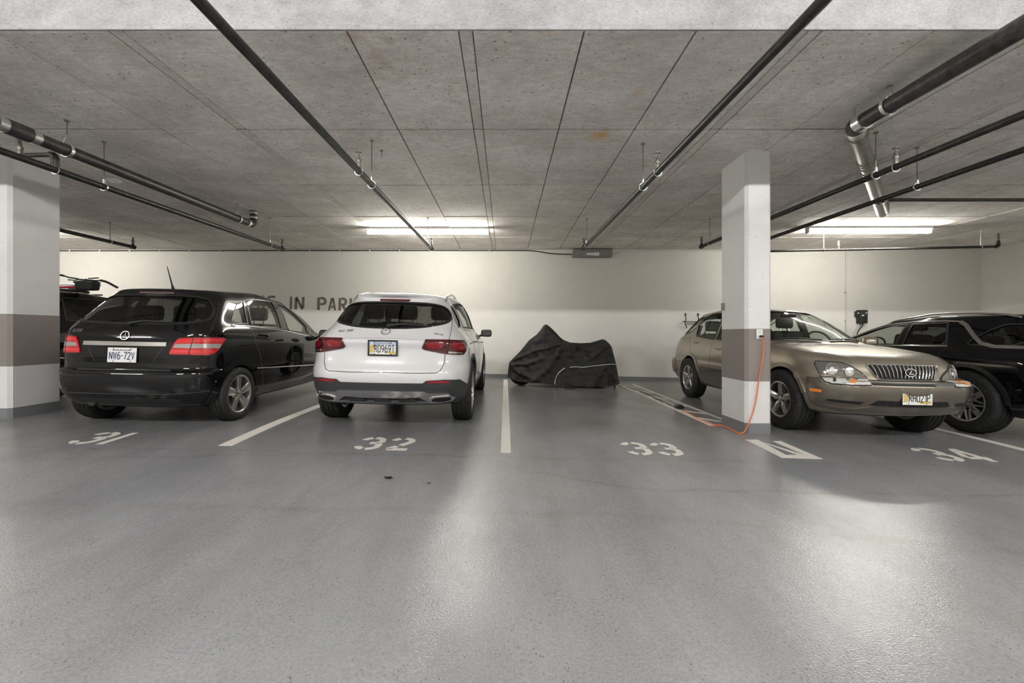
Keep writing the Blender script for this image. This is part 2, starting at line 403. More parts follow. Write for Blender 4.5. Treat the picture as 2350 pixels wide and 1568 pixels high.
STENCIL = {
 '3': [_arc(.25, .74, .25, .21, 176, 108, 5), _arc(.25, .74, .25, .21, 90, 0, 6)+[(.5, .62), (.40, .54)], [(.22, .52), (.42, .52)], [(.40, .50), (.5, .42)]+_arc(.25, .26, .25, .21, 0, -90, 6), _arc(.25, .26, .25, .21, -108, -176, 5)],
 '2': [_arc(.25, .73, .25, .22, 172, 118, 5), _arc(.25, .73, .25, .22, 84, -35, 8)+[(.28, .36)], [(.2, .29), (.02, .07)], [(.0, .05), (.52, .05)]],
 '1': [[(.05, 0), (.05, 1)]], '4': [[(.4, 0), (.4, .18)], [(.4, .34), (.4, 1)], [(.33, .92), (.02, .32)], [(.0, .26), (.56, .26)]],
 'N': [[(.05, 0), (.05, .86)], [(.06, .98), (.52, .02)], [(.54, .14), (.54, 1)]], 'O': [_arc(.28, .5, .26, .47, 100, 260, 12), _arc(.28, .5, .26, .47, 80, -80, 12)],
 'S': [_arc(.27, .74, .25, .22, 78, 20, 5), _arc(.27, .74, .25, .22, 102, 260, 8), _arc(.27, .26, .25, .23, 90, -70, 8), _arc(.27, .26, .25, .23, -105, -160, 5)],
 'E': [[(.05, 0), (.05, 1)], [(.16, .95), (.5, .95)], [(.16, .5), (.42, .5)], [(.16, .05), (.5, .05)]], 'I': [[(.05, 0), (.05, 1)]],
 'P': [[(.05, 0), (.05, 1)], [(.16, .95), (.3, .95)]+_arc(.3, .71, .2, .24, 90, -90, 8)+[(.16, .47)]], 'A': [[(.04, 0), (.28, .98)], [(.36, .98), (.6, 0)], [(.24, .28), (.42, .28)]],
 'R': [[(.05, 0), (.05, 1)], [(.16, .95), (.3, .95)]+_arc(.3, .71, .2, .24, 90, -90, 8)+[(.16, .47)], [(.28, .40), (.52, 0)]],
 'K': [[(.05, 0), (.05, 1)], [(.18, .52), (.54, 1)], [(.22, .44), (.56, 0)]], 'G': [_arc(.28, .5, .26, .46, 75, 262, 12), _arc(.28, .5, .26, .46, -78, -10, 6), [(.34, .42), (.54, .42)]],
}
def strokes(lines, wd, th=.002, cap=True):
    """flat extruded strokes -> verts, faces in the xy plane, z from 0 to th"""
    parts = []
    for P in lines:
        P = [Vector((p[0], p[1])) for p in P]; P = [p for i, p in enumerate(P) if i == 0 or (p-P[i-1]).length > 1e-5]; n = len(P); closed = (P[0]-P[-1]).length < 1e-4 and n > 3
        Lp, Rp = [], []
        for i in range(n):
            a = P[i-1] if i > 0 else (P[-2] if closed else None); b = P[i+1] if i < n-1 else (P[1] if closed else None)
            d1 = (P[i]-a).normalized() if a is not None else (b-P[i]).normalized(); d2 = (b-P[i]).normalized() if b is not None else d1
            t = (d1+d2); t = t.normalized() if t.length > 1e-4 else d1
            nn = Vector((-t.y, t.x)); k = max(nn.dot(Vector((-d1.y, d1.x))), .5)
            e = Vector((0, 0))
            if cap and not closed: e = -d1*wd*.0
            Lp.append(P[i]+nn*(wd/2/k)+e); Rp.append(P[i]-nn*(wd/2/k)+e)
        V = [(p.x, p.y, z) for z in (0, th) for s in (Lp, Rp) for p in s]; Fc = []
        for i in range(n-1):
            a, b, c, d = i, i+1, n+i+1, n+i
            Fc.append((a+2*n, d+2*n, c+2*n, b+2*n)); Fc.append((a, b, b+2*n, a+2*n)); Fc.append((d, d+2*n, c+2*n, c)); Fc.append((a, d, c, b))
        Fc += [(0, 2*n, 3*n, n), (n-1, 2*n-1, 4*n-1, 3*n-1)]
        parts.append((V, Fc))
    return merge(parts)
def text_data(s, h, wd, font=GL, sx=1.0, gap=.22, slant=0, th=.002):
    lines = []; x = 0
    for ch in s:
        if ch == ' ': x += .45; continue
        mx = 0
        for P in font[ch]:
            lines.append([((x+p[0]*1.0+slant*p[1])*h*sx, p[1]*h) for p in P]); mx = max([mx]+[p[0] for p in P])
        x += mx+gap
    V, Fc = strokes(lines, wd, th); w_ = (x-gap)*h*sx
    return V, Fc, w_

# ------------------------------------------------------------------ the setting
def slab_grid(name, xs, ys, zf, m, flip=False):
    V = [(x, y, zf(x, y)) for y in ys for x in xs]; n = len(xs); Fc = []
    for j in range(len(ys)-1):
        for i in range(n-1):
            q = (j*n+i, j*n+i+1, (j+1)*n+i+1, (j+1)*n+i); Fc.append(q[::-1] if flip else q)
    return mesh_obj(name, V, Fc, m)
def build_setting():
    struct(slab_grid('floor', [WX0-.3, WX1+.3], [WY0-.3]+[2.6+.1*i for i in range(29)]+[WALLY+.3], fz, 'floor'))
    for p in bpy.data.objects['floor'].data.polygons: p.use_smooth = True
    zt = AISLEZ+.3
    struct(box('wall_back', ((WX0+WX1)/2, WALLY+.1, 2.0), (WX1-WX0+.4, .2, 5.2), 'wall_paint'))
    struct(box('wall_right', (WX1+.1, (WY0+WALLY)/2, 2.0), (.2, WALLY-WY0, 5.2), 'wall_paint'))
    struct(box('wall_left', (WX0-.1, (WY0+WALLY)/2, 2.0), (.2, WALLY-WY0, 5.2), 'wall_paint'))
    struct(box('wall_front', ((WX0+WX1)/2, WY0-.1, 2.0), (WX1-WX0+.4, .2, 5.2), 'wall_paint'))
    def strip(name, a, b, nx, h=.085, t=.012):
        V = []; Fc = []
        for p in (a, b):
            z = fz(p[0], p[1])
            for d, zz in ((0, z-.03), (0, z+h), (t, z+h), (t, z-.03)): V.append((p[0]+nx[0]*d, p[1]+nx[1]*d, zz))
        Fc = [(i, (i+1) % 4, (i+1) % 4+4, i+4) for i in range(4)] + [(3, 2, 1, 0), (4, 5, 6, 7)]
        return struct(mesh_obj(name, V, Fc, 'skirting_paint'))
    strip('baseboard_back', (WX0, WALLY), (WX1, WALLY), (0, -1))
    strip('baseboard_right', (WX1, WY0), (WX1, WALLY), (-1, 0))
    strip('baseboard_left', (WX0, WY0), (WX0, WALLY), (1, 0))
    # slab over the stalls: backing slab (its underside shows as the dark joints), panels and strips cast below it
    ceil = struct(box('ceiling', ((WX0+WX1)/2, (STEPY+.02+WALLY)/2, CEIL+.012+.15), (WX1-WX0, WALLY-STEPY-.02, .3), 'joint'))
    struct(box('ceiling_aisle', ((WX0+WX1)/2, (WY0+STEPY)/2+.2, AISLEZ+.15), (WX1-WX0, STEPY-WY0+.4, .3), 'slab'))
    bm = bmesh.new()
    boxv(bm, ((WX0+WX1)/2, STEPY+.2, (CEIL+AISLEZ)/2+.18), (WX1-WX0, .4, AISLEZ-CEIL-.35))
    boxv(bm, ((WX0+WX1)/2, STEPY+.010, (CEIL+AISLEZ)/2), (WX1-WX0, .018, AISLEZ-CEIL-.01))
    boxv(bm, ((WX0+WX1)/2, STEPY+.0, CEIL+.02), (WX1-WX0, .02, .038), .006)
    struct(bm_obj('trim_1', bm, 'beam_concrete'))
    rows = [STEPY+.01, 4.407, 6.044, 7.656, 9.28, WALLY]
    PW, SW, gap = .785, .095, .013
    xs = []; x0 = -.28+SW/2
    k = -7
    per = 3*PW+SW
    cache = {}
    def pane(name, xa, xb, ya, yb, dz, m):
        key = (round(xb-xa, 4), round(yb-ya, 4), m)
        if key not in cache:
            bm = bmesh.new(); boxv(bm, (0, 0, .011), (xb-xa, yb-ya, .022), .004, 1)
            me = bpy.data.meshes.new(name); bm.to_mesh(me); bm.free(); me.materials.append(MATS[m]); cache[key] = me
        o = bpy.data.objects.new(name, cache[key]); COL.objects.link(o); o.parent = ceil
        o.matrix_parent_inverse = ceil.matrix_world.inverted(); o.location = ((xa+xb)/2, (ya+yb)/2, CEIL+dz)
    g = -7
    while x0+g*per < WX1:
        base = x0+g*per
        cols = [(base+i*PW, base+(i+1)*PW, 'ceiling_panel', 'slab') for i in range(3)] + [(base+3*PW, base+per, 'ceiling_strip', 'slab_strip')]
        for xa, xb, nm, mt in cols:
            xa2, xb2 = max(xa+gap/2, WX0), min(xb-gap/2, WX1)
            if mt == 'slab_strip': xa2, xb2 = xa+gap/6, xb-gap/6
            if xb2-xa2 < .05: continue
            for j in range(5):
                ya, yb = rows[j]+gap, rows[j+1]-gap
                if j == 0: ya = rows[0]
                if j == 4: yb = rows[5]
                pane(nm, xa2, xb2, ya, yb, (random.uniform(-.003, .003) if mt == 'slab' else .002), mt)
        g += 1

def pillar(x0, x1, y0, y1, label):
    cx, cy = (x0+x1)/2, (y0+y1)/2; zf = fz(cx, cy)
    t = thing('pillar', label, 'pillar', (cx, cy, zf)); t['group'] = 'concrete pillars between the stalls'
    hx, hy, c = (x1-x0)/2, (y1-y0)/2, .032
    def poly(e): 
        a, b = hx+e, hy+e
        return [(-a+c, -b), (a-c, -b), (a, -b+c), (a, b-c), (a-c, b), (-a+c, b), (-a, b-c), (-a, -b+c)]
    bm_obj('shaft', prism(poly(0), 'z', -.06, CEIL-zf), 'pillar_paint', t)
    bm_obj('painted_band', prism(poly(.0015), 'z', .60, 1.21), 'pillar_band', t)
    bm_obj('skirting', prism(poly(.004), 'z', -.05, .115), 'skirting_paint', t)
    return t

def emis(name, tint, s):
    m, nt, b = nodes(name)
    nt.nodes.remove(b); e = N(nt, 'ShaderNodeEmission'); e.inputs[0].default_value = (*tint, 1); e.inputs[1].default_value = s
    L(nt, e.outputs[0], nt.nodes['Material Output'].inputs[0]); MATS[name] = m
emis('tube_back', BACK_TINT, BACK_LIGHT); emis('tube_aisle', AISLE_TINT, AISLE_LIGHT)
def ceiling_light(x, y, z, label, m='tube_back', ln=2.44):
    t = thing('ceiling_light', label, 'ceiling light', (x, y, z)); t['group'] = 'fluorescent strip lights'
    box('housing', (0, 0, -.022), (ln, .13, .044), 'lamp_housing', t, .004, 1)
    for s in (-1, 1):
        box('end_cap', (s*(ln/2-.01), 0, -.085), (.02, .1, .09), 'lamp_housing', t, .003, 1)
        box('tube', (s*(ln/4-.004), 0, -.092), (ln/2-.03, .075, .07), m, t, .02, 1)
    box('joint_clip', (0, 0, -.08), (.016, .1, .08), 'lamp_housing', t)
    return t

def build_markings():
    def lane(x0, x1, ya, yb, label, th=.003):
        ys = [ya]+[2.6+.1*i for i in range(29) if ya+.01 < 2.6+.1*i < yb-.01]+[yb]
        c = Vector(((x0+x1)/2, (ya+yb)/2, fz((x0+x1)/2, (ya+yb)/2))); V = []; Fc = []
        for y in ys:
            for x, d in ((x0, -.004), (x0, th), (x1, th), (x1, -.004)): V.append(Vector((x, y, fz(x, y)+d))-c)
        for k in range(len(ys)-1):
            for e in range(3): Fc.append((k*4+e, k*4+e+4, k*4+e+5, k*4+e+1))
        Fc += [(0, 1, 2, 3), tuple(len(V)-1-e for e in range(4))]
        o = mesh_obj('stall_line', V, Fc, 'line_paint'); o.location = c; tag(o, label, 'floor marking', 'white lines between the stalls')
    lane(-2.75, -2.62, 4.07, 10.3, 'white stall line on the floor between the black hatchback and the white car')
    lane(-.045, .052, 4.02, 10.2, 'white stall line on the floor between the white car and the covered motorcycle')
    lane(5.38, 5.49, 3.2, 10.3, 'white stall line on the floor between the gold car and the dark SUV')
    lane(-5.95, -5.82, 4.05, 4.85, 'short white line on the floor in front of the pillar at the left edge')
    # hatched strips
    def hatch(label, quads, center, th=.0025):
        t = thing('hatched_strip', label, 'floor marking', center); t['group'] = 'hatched floor strips beside the right pillar'
        for nm, q in quads:
            bm = bmesh.new(); P = [onfloor(*p) if not isinstance(p, Vector) else p for p in q]
            lo = [bm.verts.new((p.x-center[0], p.y-center[1], p.z-center[2]-.001)) for p in P]; hi = [bm.verts.new((p.x-center[0], p.y-center[1], p.z-center[2]+th)) for p in P]
            bm.faces.new(hi); bm.faces.new(lo[::-1])
            for i in range(len(P)): bm.faces.new((lo[i], lo[(i+1) % len(P)], hi[(i+1) % len(P)], hi[i]))
            bm_obj(nm, bm, 'line_paint', t)
    def fv(x, y): return Vector((x, y, fz(x, y)))
    q = [('border_line', [fv(2.54, 5.3), fv(2.62, 5.3), fv(2.62, 9.75), fv(2.54, 9.75)]), ('border_line', [fv(2.88, 5.5), fv(2.95, 5.5), fv(2.95, 9.75), fv(2.88, 9.75)])]
    for y in (9.4, 8.55, 7.75, 7.0, 6.35, 5.75): q.append(('diagonal_bar', [fv(2.6, y), fv(2.6, y+.1), fv(2.9, y-.22), fv(2.9, y-.32)]))
    hatch('long hatched white strip on the floor running from the wall to the right pillar', q, fv(2.74, 7.5))
    hatch('short hatched white box on the floor in front of the right pillar',
          [('border_line', [(1710, 1009.6), (1739, 1009.6), (1803.5, 1044.4), (1794, 1051)]), ('border_line', [(1794, 1051), (1803.5, 1044.4), (1848, 1045), (1888, 1053.8)]),
           ('border_line', [(1773, 1013), (1792, 1013), (1888, 1053.8), (1848, 1045)]), ('diagonal_bar', [(1747, 1015), (1766, 1020), (1846, 1044.6), (1828, 1043.6)])], fv(2.8, 4.3))
    for s, x, lab in (('31', -4.2, 'stencilled number 31 behind the black hatchback'), ('32', -1.46, 'stencilled number 32 behind the white car'),
                      ('33', 1.18, 'stencilled number 33 in front of the covered motorcycle'), ('34', 4.17, 'stencilled number 34 in front of the gold car')):
        y = 4.03; t = thing('stall_number', 'white '+lab+' on the floor', 'floor marking', (x, y, fz(x, y)+.003)); t['group'] = 'stencilled stall numbers'
        t.rotation_euler = (math.atan(.037), math.atan(.0196), 0)
        xx = 0
        for ch in s:
            V, Fc, w_ = text_data(ch, .40, .066, STENCIL, sx=.92)
            o = mesh_obj('digit', V, Fc, 'line_paint', t); o.location = (xx+.029, 0, 0); xx += w_+.115
    # lettering on the back wall
    t = thing('wall_lettering', 'stencilled grey-brown lettering NOSE IN PARKING on the back wall', 'lettering', ((667-VX)/F*WALLY, WALLY-.002, CZ-(710-VY)/F*WALLY))
    t.rotation_euler = (PI/2, math.radians(1.6), 0)
    sc_ = WALLY/F
    for ch, px, wpx in (('N', 537, 20), ('O', 563, 19), ('S', 590, 18), ('E', 615, 18), ('I', 666, 6), ('N', 677, 20), ('P', 729, 19), ('A', 754, 18), ('R', 778, 18), ('K', 803, 18), ('I', 829, 6), ('N', 843, 20), ('G', 869, 19)):
        V, Fc, w_ = text_data(ch, 29*sc_, .060, STENCIL, sx=1.0, th=.0015)
        k = (wpx-5)*sc_/max(w_-.03, .01) if ch != 'I' else 1
        o = mesh_obj('letter', [(v[0]*k, v[1], v[2]) for v in V], Fc, 'lettering_paint', t); o.location = ((px-667)*sc_, 0, 0)

build_setting()
pillar(2.785, 3.088, 4.92, 5.50, 'white pillar with a brown band beside the gold car, holding a power outlet')
pillar(-6.05, -5.74, 4.92, 5.50, 'white pillar with a brown band at the left edge, beside the black hatchback')
ceiling_light(-1.54, 8.45, CEIL, 'long lit strip light on the ceiling above the white car')
ceiling_light(7.18, 8.40, CEIL, 'long lit strip light on the ceiling above the dark SUV')
ceiling_light(-10.26, 8.45, CEIL, 'long lit strip light on the ceiling hidden behind the left pillar')
for ax, wh in ((-9.2, 'leftmost'), (-3.1, 'second from the left'), (3.0, 'third from the left'), (9.1, 'rightmost')):
    ceiling_light(ax, -1.3, AISLEZ, 'strip light over the driving aisle behind the camera, '+wh+' of four', 'tube_aisle')
build_markings()

# ------------------------------------------------------------------ car kit
def ring(xr, xf, w, z, br=.10, re=.32, ry=.30, wr=.95, bf=.14, fe=.45, fy=.34, wf=.93, n=(9, 9, 30, 9, 9)):
    n1, n2, n3, n4, n5 = n; P = []
    yr, yf = w*wr, w*wf; ry = min(ry, yr*.95); fy = min(fy, yf*.95)
    cr = br*((yr-ry)/yr)**2 if yr > 0 else 0; cf = bf*((yf-fy)/yf)**2 if yf > 0 else 0
    for k in range(n1):
        y = k/n1*(yr-ry); P.append((xr+br*(y/yr)**2 if yr > 0 else xr, y))
    for k in range(n2):
        a = k/n2*PI/2; P.append((xr+cr+re*(1-math.cos(a)), yr-ry+ry*math.sin(a)))
    xs, xe = xr+cr+re, xf-cf-fe
    for k in range(n3):
        s = k/n3; sm = lambda q: .5-.5*math.cos(PI*min(max(q, 0), 1))
        y = w*(wr+(1-wr)*sm(s/.45)) if s < .5 else w*(1-(1-wf)*sm((s-.55)/.45))
        P.append((xs+(xe-xs)*s, y))
    for k in range(n4):
        a = k/n4*PI/2; P.append((xe+fe*math.sin(a), yf-fy+fy*math.cos(a)))
    for k in range(n5+1):
        y = (1-k/n5)*(yf-fy); P.append((xf-(bf*(y/yf)**2 if yf > 0 else 0), y))
    zx = [q[0] for q in z] if isinstance(z, list) else None
    out = []
    for x, y in P:
        zz = float(np.interp(x, zx, [q[1] for q in z])) if zx else z
        out.append((x, -y, zz))
    return np.array(out)
def loft(rings, sub=4):
    R = np.array(rings); K, Nn, _ = R.shape
    T = np.zeros((K, Nn))
    for k in range(1, K): T[k] = T[k-1]+np.maximum(np.linalg.norm(R[k]-R[k-1], axis=1), 1e-5)**.5
    tan = np.zeros_like(R)
    for k in range(K):
        a, b = max(k-1, 0), min(k+1, K-1)
        if k in (0, K-1): tan[k] = (R[b]-R[a])/(T[b]-T[a])[:, None]
        else:
            d0 = (R[k]-R[a])/(T[k]-T[a])[:, None]; d1 = (R[b]-R[k])/(T[b]-T[k])[:, None]
            h0 = (T[k]-T[a])[:, None]; h1 = (T[b]-T[k])[:, None]; tan[k] = (d0*h1+d1*h0)/(h0+h1)
    out = []
    for k in range(K-1):
        dt = (T[k+1]-T[k])[:, None]
        for s in range(sub):
            t = s/sub; h00 = 2*t**3-3*t*t+1; h10 = t**3-2*t*t+t; h01 = -2*t**3+3*t*t; h11 = t**3-t*t
            out.append(h00*R[k]+h10*dt*tan[k]+h01*R[k+1]+h11*dt*tan[k+1])
    out.append(R[-1]); return np.array(out)
def shell_bm(rows):
    """closed shell from half rings (right side, y<=0), mirrored"""
    K, Nn, _ = rows.shape; bm = bmesh.new(); G = []
    for k in range(K):
        r = [bm.verts.new(p) for p in rows[k]]
        l = [bm.verts.new((p[0], -p[1], p[2])) for p in rows[k][1:-1][::-1]]
        G.append(r+l)
    m = len(G[0])
    for k in range(K-1):
        for i in range(m):
            j = (i+1) % m; bm.faces.new((G[k][i], G[k][j], G[k+1][j], G[k+1][i]))
    bm.faces.new(G[0][::-1])
    bmesh.ops.remove_doubles(bm, verts=bm.verts, dist=2e-4)
    bmesh.ops.dissolve_degenerate(bm, edges=bm.edges, dist=1e-4)
    bmesh.ops.recalc_face_normals(bm, faces=bm.faces); return bm
def boolean_cut(o, cutters):
    cs = []
    for bm in cutters:
        me = bpy.data.meshes.new('cutter'); bm.to_mesh(me); bm.free(); c = bpy.data.objects.new('cutter', me); COL.objects.link(c)
        c.matrix_world = Matrix.Identity(4); cs.append(c)
        md = o.modifiers.new('cut', 'BOOLEAN'); md.operation = 'DIFFERENCE'; md.object = c; md.solver = 'EXACT'
    bpy.context.view_layer.update()
    dg = bpy.context.evaluated_depsgraph_get(); me = bpy.data.meshes.new_from_object(o.evaluated_get(dg))
    o.modifiers.clear(); old = o.data; o.data = me
    for c in cs:
        d = c.data; bpy.data.objects.remove(c); bpy.data.meshes.remove(d)
    bpy.data.meshes.remove(old)

class Car:
    def __init__(s, name, label, cat, X, Y, rz, rings, paint, length, sx=1, sy=1, sz=1, tilt=True, zoff=0):
        s.L = length
        zf = fz(X, Y+ (length*.5 if abs(rz-PI/2) < 1 else length*.5))
        s.root = thing(name, label, cat, (X, Y, zf+zoff))
        # local x = forward; rz is the heading angle of +x in world
        s.root.rotation_euler = (0, 0, rz)
        Mw = Matrix.Translation((X, Y, zf+zoff)) @ Matrix.Rotation(rz, 4, 'Z')
        if tilt:
            tl = Matrix.Rotation(math.atan(.0196), 4, 'Y'); Mw = Matrix.Translation((X, Y, zf+zoff)) @ tl @ Matrix.Rotation(rz, 4, 'Z')
            s.root.rotation_euler = Mw.to_euler()
        s.M = Mw; s.Mi = Mw.inverted()
        s.rings = [r*np.array((sx, sy, sz)) for r in rings]
        s.rows = loft(s.rings)
        bm = shell_bm(s.rows); s.bvh = BVHTree.FromBMesh(bm)
        s.outer = bm; s.paint = paint
        s.cam = s.Mi @ Vector((0, 0, CZ)); s.cutters = []
    # ---- maps from 2D to the body surface (local point, normal)
    def px(s, off=(0, 0), k=1.0):
        def f(u, v):
            d = (s.Mi.to_3x3() @ Vector(((off[0]+u/k-VX)/F, 1, -(off[1]+v/k-VY)/F))).normalized()
            h = s.bvh.ray_cast(s.cam, d)
            if h[0] is None:
                best = None
                for i in range(60):
                    q = s.bvh.find_nearest(s.cam+d*(3.5+i*.1))
                    if best is None or q[3] < best[3]: best = q
                h = best
            n = h[1]
            if n.dot(d) > 0: n = -n
            return h[0], n
        return f
    def ray(s, o, d):
        o, d = Vector(o), Vector(d); h = s.bvh.ray_cast(o, d)
        if h[0] is None: h = s.bvh.find_nearest(o+d*2.2)
        n = h[1]
        if n.dot(d) > 0: n = -n
        return h[0], n
    def side(s, sg): return lambda x, z: s.ray((x, sg*3, z), (0, -sg, 0))
    def rear(s): return lambda y, z: s.ray((-3, y, z), (1, 0, 0))
    def front(s): return lambda y, z: s.ray((s.L+3, y, z), (-1, 0, 0))
    def top(s): return lambda x, y: s.ray((x, y, 4), (0, 0, -1))
    def local(s, pts, mp): return [mp(*p)[0] for p in pts]
    # ---- conforming pieces
    def patch(s, name, pts, mp, m, off=.003, depth=.012, step=None, parent=None, mirror=False, both=False, rnd=0):
        if rnd: pts = smoothpoly(pts, rnd)
        pts = [Vector((p[0], p[1])) for p in pts]; n = len(pts)
        xs = [p.x for p in pts]; ys = [p.y for p in pts]; ext = max(max(xs)-min(xs), max(ys)-min(ys)); step = step or ext/14
        B = []
        for i in range(n):
            a, b = pts[i], pts[(i+1) % n]; k = max(1, int((b-a).length/step+.5))
            B += [a.lerp(b, j/k) for j in range(k)]
        nb = len(B); V2 = list(B)
        gx = min(xs)+step*.5
        def inside(p):
            c = False
            for i in range(nb):
                a, b = B[i], B[i-1]
                if (a.y > p.y) != (b.y > p.y) and p.x < (b.x-a.x)*(p.y-a.y)/(b.y-a.y)+a.x: c = not c
            return c
        ok = lambda p: inside(p) and min((p-b).length for b in B) > step*.35
        while gx < max(xs):
            gy = min(ys)+step*.5
            while gy < max(ys):
                p = Vector((gx, gy))
                if ok(p): V2.append(p)
                gy += step
            gx += step
        r = geometry.delaunay_2d_cdt(V2, [(i, (i+1) % nb) for i in range(nb)], [list(range(nb))], 1, 1e-7)
        v2, tris = r[0], r[2]
        Pn = [mp(v.x, v.y) for v in v2]; nv = len(v2)
        V = [p+nn*off for p, nn in Pn]+[p+nn*(off-depth) for p, nn in Pn]
        Fc = []
        ec = {}
        for t in tris:
            for i in range(len(t)):
                e = (t[i], t[(i+1) % len(t)]); ec[e] = 1
        Ft = [tuple(t) for t in tris]; Fb = [tuple(i+nv for i in t[::-1]) for t in tris]
        Fs = [(a, b, b+nv, a+nv) for a, b in ec if (b, a) not in ec]
        out = []
        for sg in ((1, -1) if both else ((-1,) if mirror else (1,))):
            VV = [(v[0], v[1]*sg, v[2]) for v in V]
            bm = bmesh.new(); vs = [bm.verts.new(v) for v in VV]
            for f in (Ft if str(m).startswith('glass') else Ft+Fb+[f[::-1] for f in Fs]):
                try: bm.faces.new([vs[i] for i in f])
                except ValueError: pass
            for v in [v for v in bm.verts if not v.link_faces]: bm.verts.remove(v)
            out.append(bm_obj(name, bm, m, parent or s.root, angle=50))
        return out if both else out[0]
    def ribbon(s, name, pts, mp, m, width=.006, off=.0012, closed=False, parent=None, both=False, step=None, lift=0):
        pts = [Vector((p[0], p[1])) for p in pts]; Q = []
        n = len(pts); ln = max((a-b).length for a in pts for b in pts); step = step or ln/40
        for i in range(n if closed else n-1):
            a, b = pts[i], pts[(i+1) % n]; k = max(1, int((b-a).length/step+.5)); Q += [a.lerp(b, j/k) for j in range(k)]
        if not closed: Q.append(pts[-1])
        H = [mp(q.x, q.y) for q in Q]; V = []; Fc = []; n = len(H)
        for i in range(n):
            a = H[i-1][0] if (closed or i > 0) else H[0][0]; b = H[(i+1) % n][0] if (closed or i < n-1) else H[-1][0]
            t = (b-a); t = t.normalized() if t.length > 1e-6 else Vector((1, 0, 0)); nn = H[i][1]; sd = nn.cross(t).normalized()
            p = H[i][0]
            V += [p+sd*width/2+nn*(off-.004), p+sd*width/2+nn*off, p+nn*(off+lift), p-sd*width/2+nn*off, p-sd*width/2+nn*(off-.004)]
        for i in range(n if closed else n-1):
            j = (i+1) % n
            for k in range(4): Fc.append((i*5+k, i*5+k+1, j*5+k+1, j*5+k))
        o = []
        for sg in ((1, -1) if both else (1,)):
            bm = bmesh.new(); vs = [bm.verts.new((v[0], v[1]*sg, v[2])) for v in V]
            for f in Fc:
                try: bm.faces.new([vs[i] for i in f])
                except ValueError: pass
            o.append(bm_obj(name, bm, m, parent or s.root, angle=60))
        return o[0]
    def cut_side(s, poly, depth=.45, both=True):
        y = max(abs(s.side(-1)(*p)[0].y) for p in poly); ymin = min(abs(s.side(-1)(*p)[0].y) for p in poly)
        for sg in ((-1, 1) if both else (-1,)): s.cutters.append(prism(poly, 'y', sg*(ymin-.16), sg*(y+.3)))
    def window_side(s, name, poly, glass, trim='black_plastic', tw=.02, both=True, rnd=0):
        if rnd: poly = smoothpoly(poly, rnd)
        s.cut_side(poly, both=both)
        for sg in ((-1, 1) if both else (-1,)):
            s.patch(name, poly, s.side(sg), glass, off=-.006, depth=.005, step=.07)
            s.ribbon('window_seal', poly, s.side(sg), trim, tw, .003, closed=True, step=.04)
    def finish_body(s, wells, cavity=None, inner_dark='interior_dark'):
        cuts = list(s.cutters)
        for x, z, r, hw in wells:       # wheel wells
            bm = bmesh.new()
            for sg in (-1, 1):
                pass
            bm.free()
            for sg in (-1, 1):
                b2 = bmesh.new()
                bmesh.ops.create_cone(b2, cap_ends=True, segments=48, radius1=r, radius2=r, depth=.9, matrix=Matrix.Translation((x, sg*(hw+.45), z)) @ Matrix.Rotation(PI/2, 4, 'X'))
                cuts.append(b2)
        if cavity is not None: cuts.insert(0, cavity)
        me = bpy.data.meshes.new('body'); s.outer.to_mesh(me); s.outer.free()
        o = bpy.data.objects.new('body', me); COL.objects.link(o)
        me.materials.append(MATS[s.paint]); me.materials.append(MATS[inner_dark])
        boolean_cut(o, cuts); me = o.data
        if len(me.materials) < 2:
            me.materials.clear(); me.materials.append(MATS[s.paint]); me.materials.append(MATS[inner_dark])
        for p in me.polygons:
            q = s.bvh.find_nearest(p.center)
            p.material_index = 0 if (q[3] < .004 and abs(p.normal.dot(q[1])) > .5) else 1
            p.use_smooth = True
        me.set_sharp_from_angle(angle=math.radians(38))
        o.parent = s.root; return o
    def cavity(s, k0, zfloor=.55, iny=.07, inx=.10, top=.05):
        """hollow cabin: rings from k0 up, drawn inwards, standing on a floor"""
        R = [r.copy() for r in s.rings[k0:]]; out = []
        cx = (R[0][:, 0].min()+R[0][:, 0].max())/2
        for i, r in enumerate(R):
            q = r.copy(); hx = (r[:, 0].max()-r[:, 0].min())/2; c = (r[:, 0].max()+r[:, 0].min())/2
            q[:, 0] = c+(r[:, 0]-c)*(1-inx/hx); w_ = abs(r[:, 1]).max()
            if w_ > .01: q[:, 1] = r[:, 1]*(1-iny/w_)
            q[:, 2] = r[:, 2]-top*(i/(len(R)-1))
            out.append(q)
        f = out[0].copy(); f[:, 2] = zfloor; f[:, 0] = cx+(f[:, 0]-cx)*.9
        return shell_bm(loft([f]+out, 2))
    def part(s, o): o.parent = s.root; return o

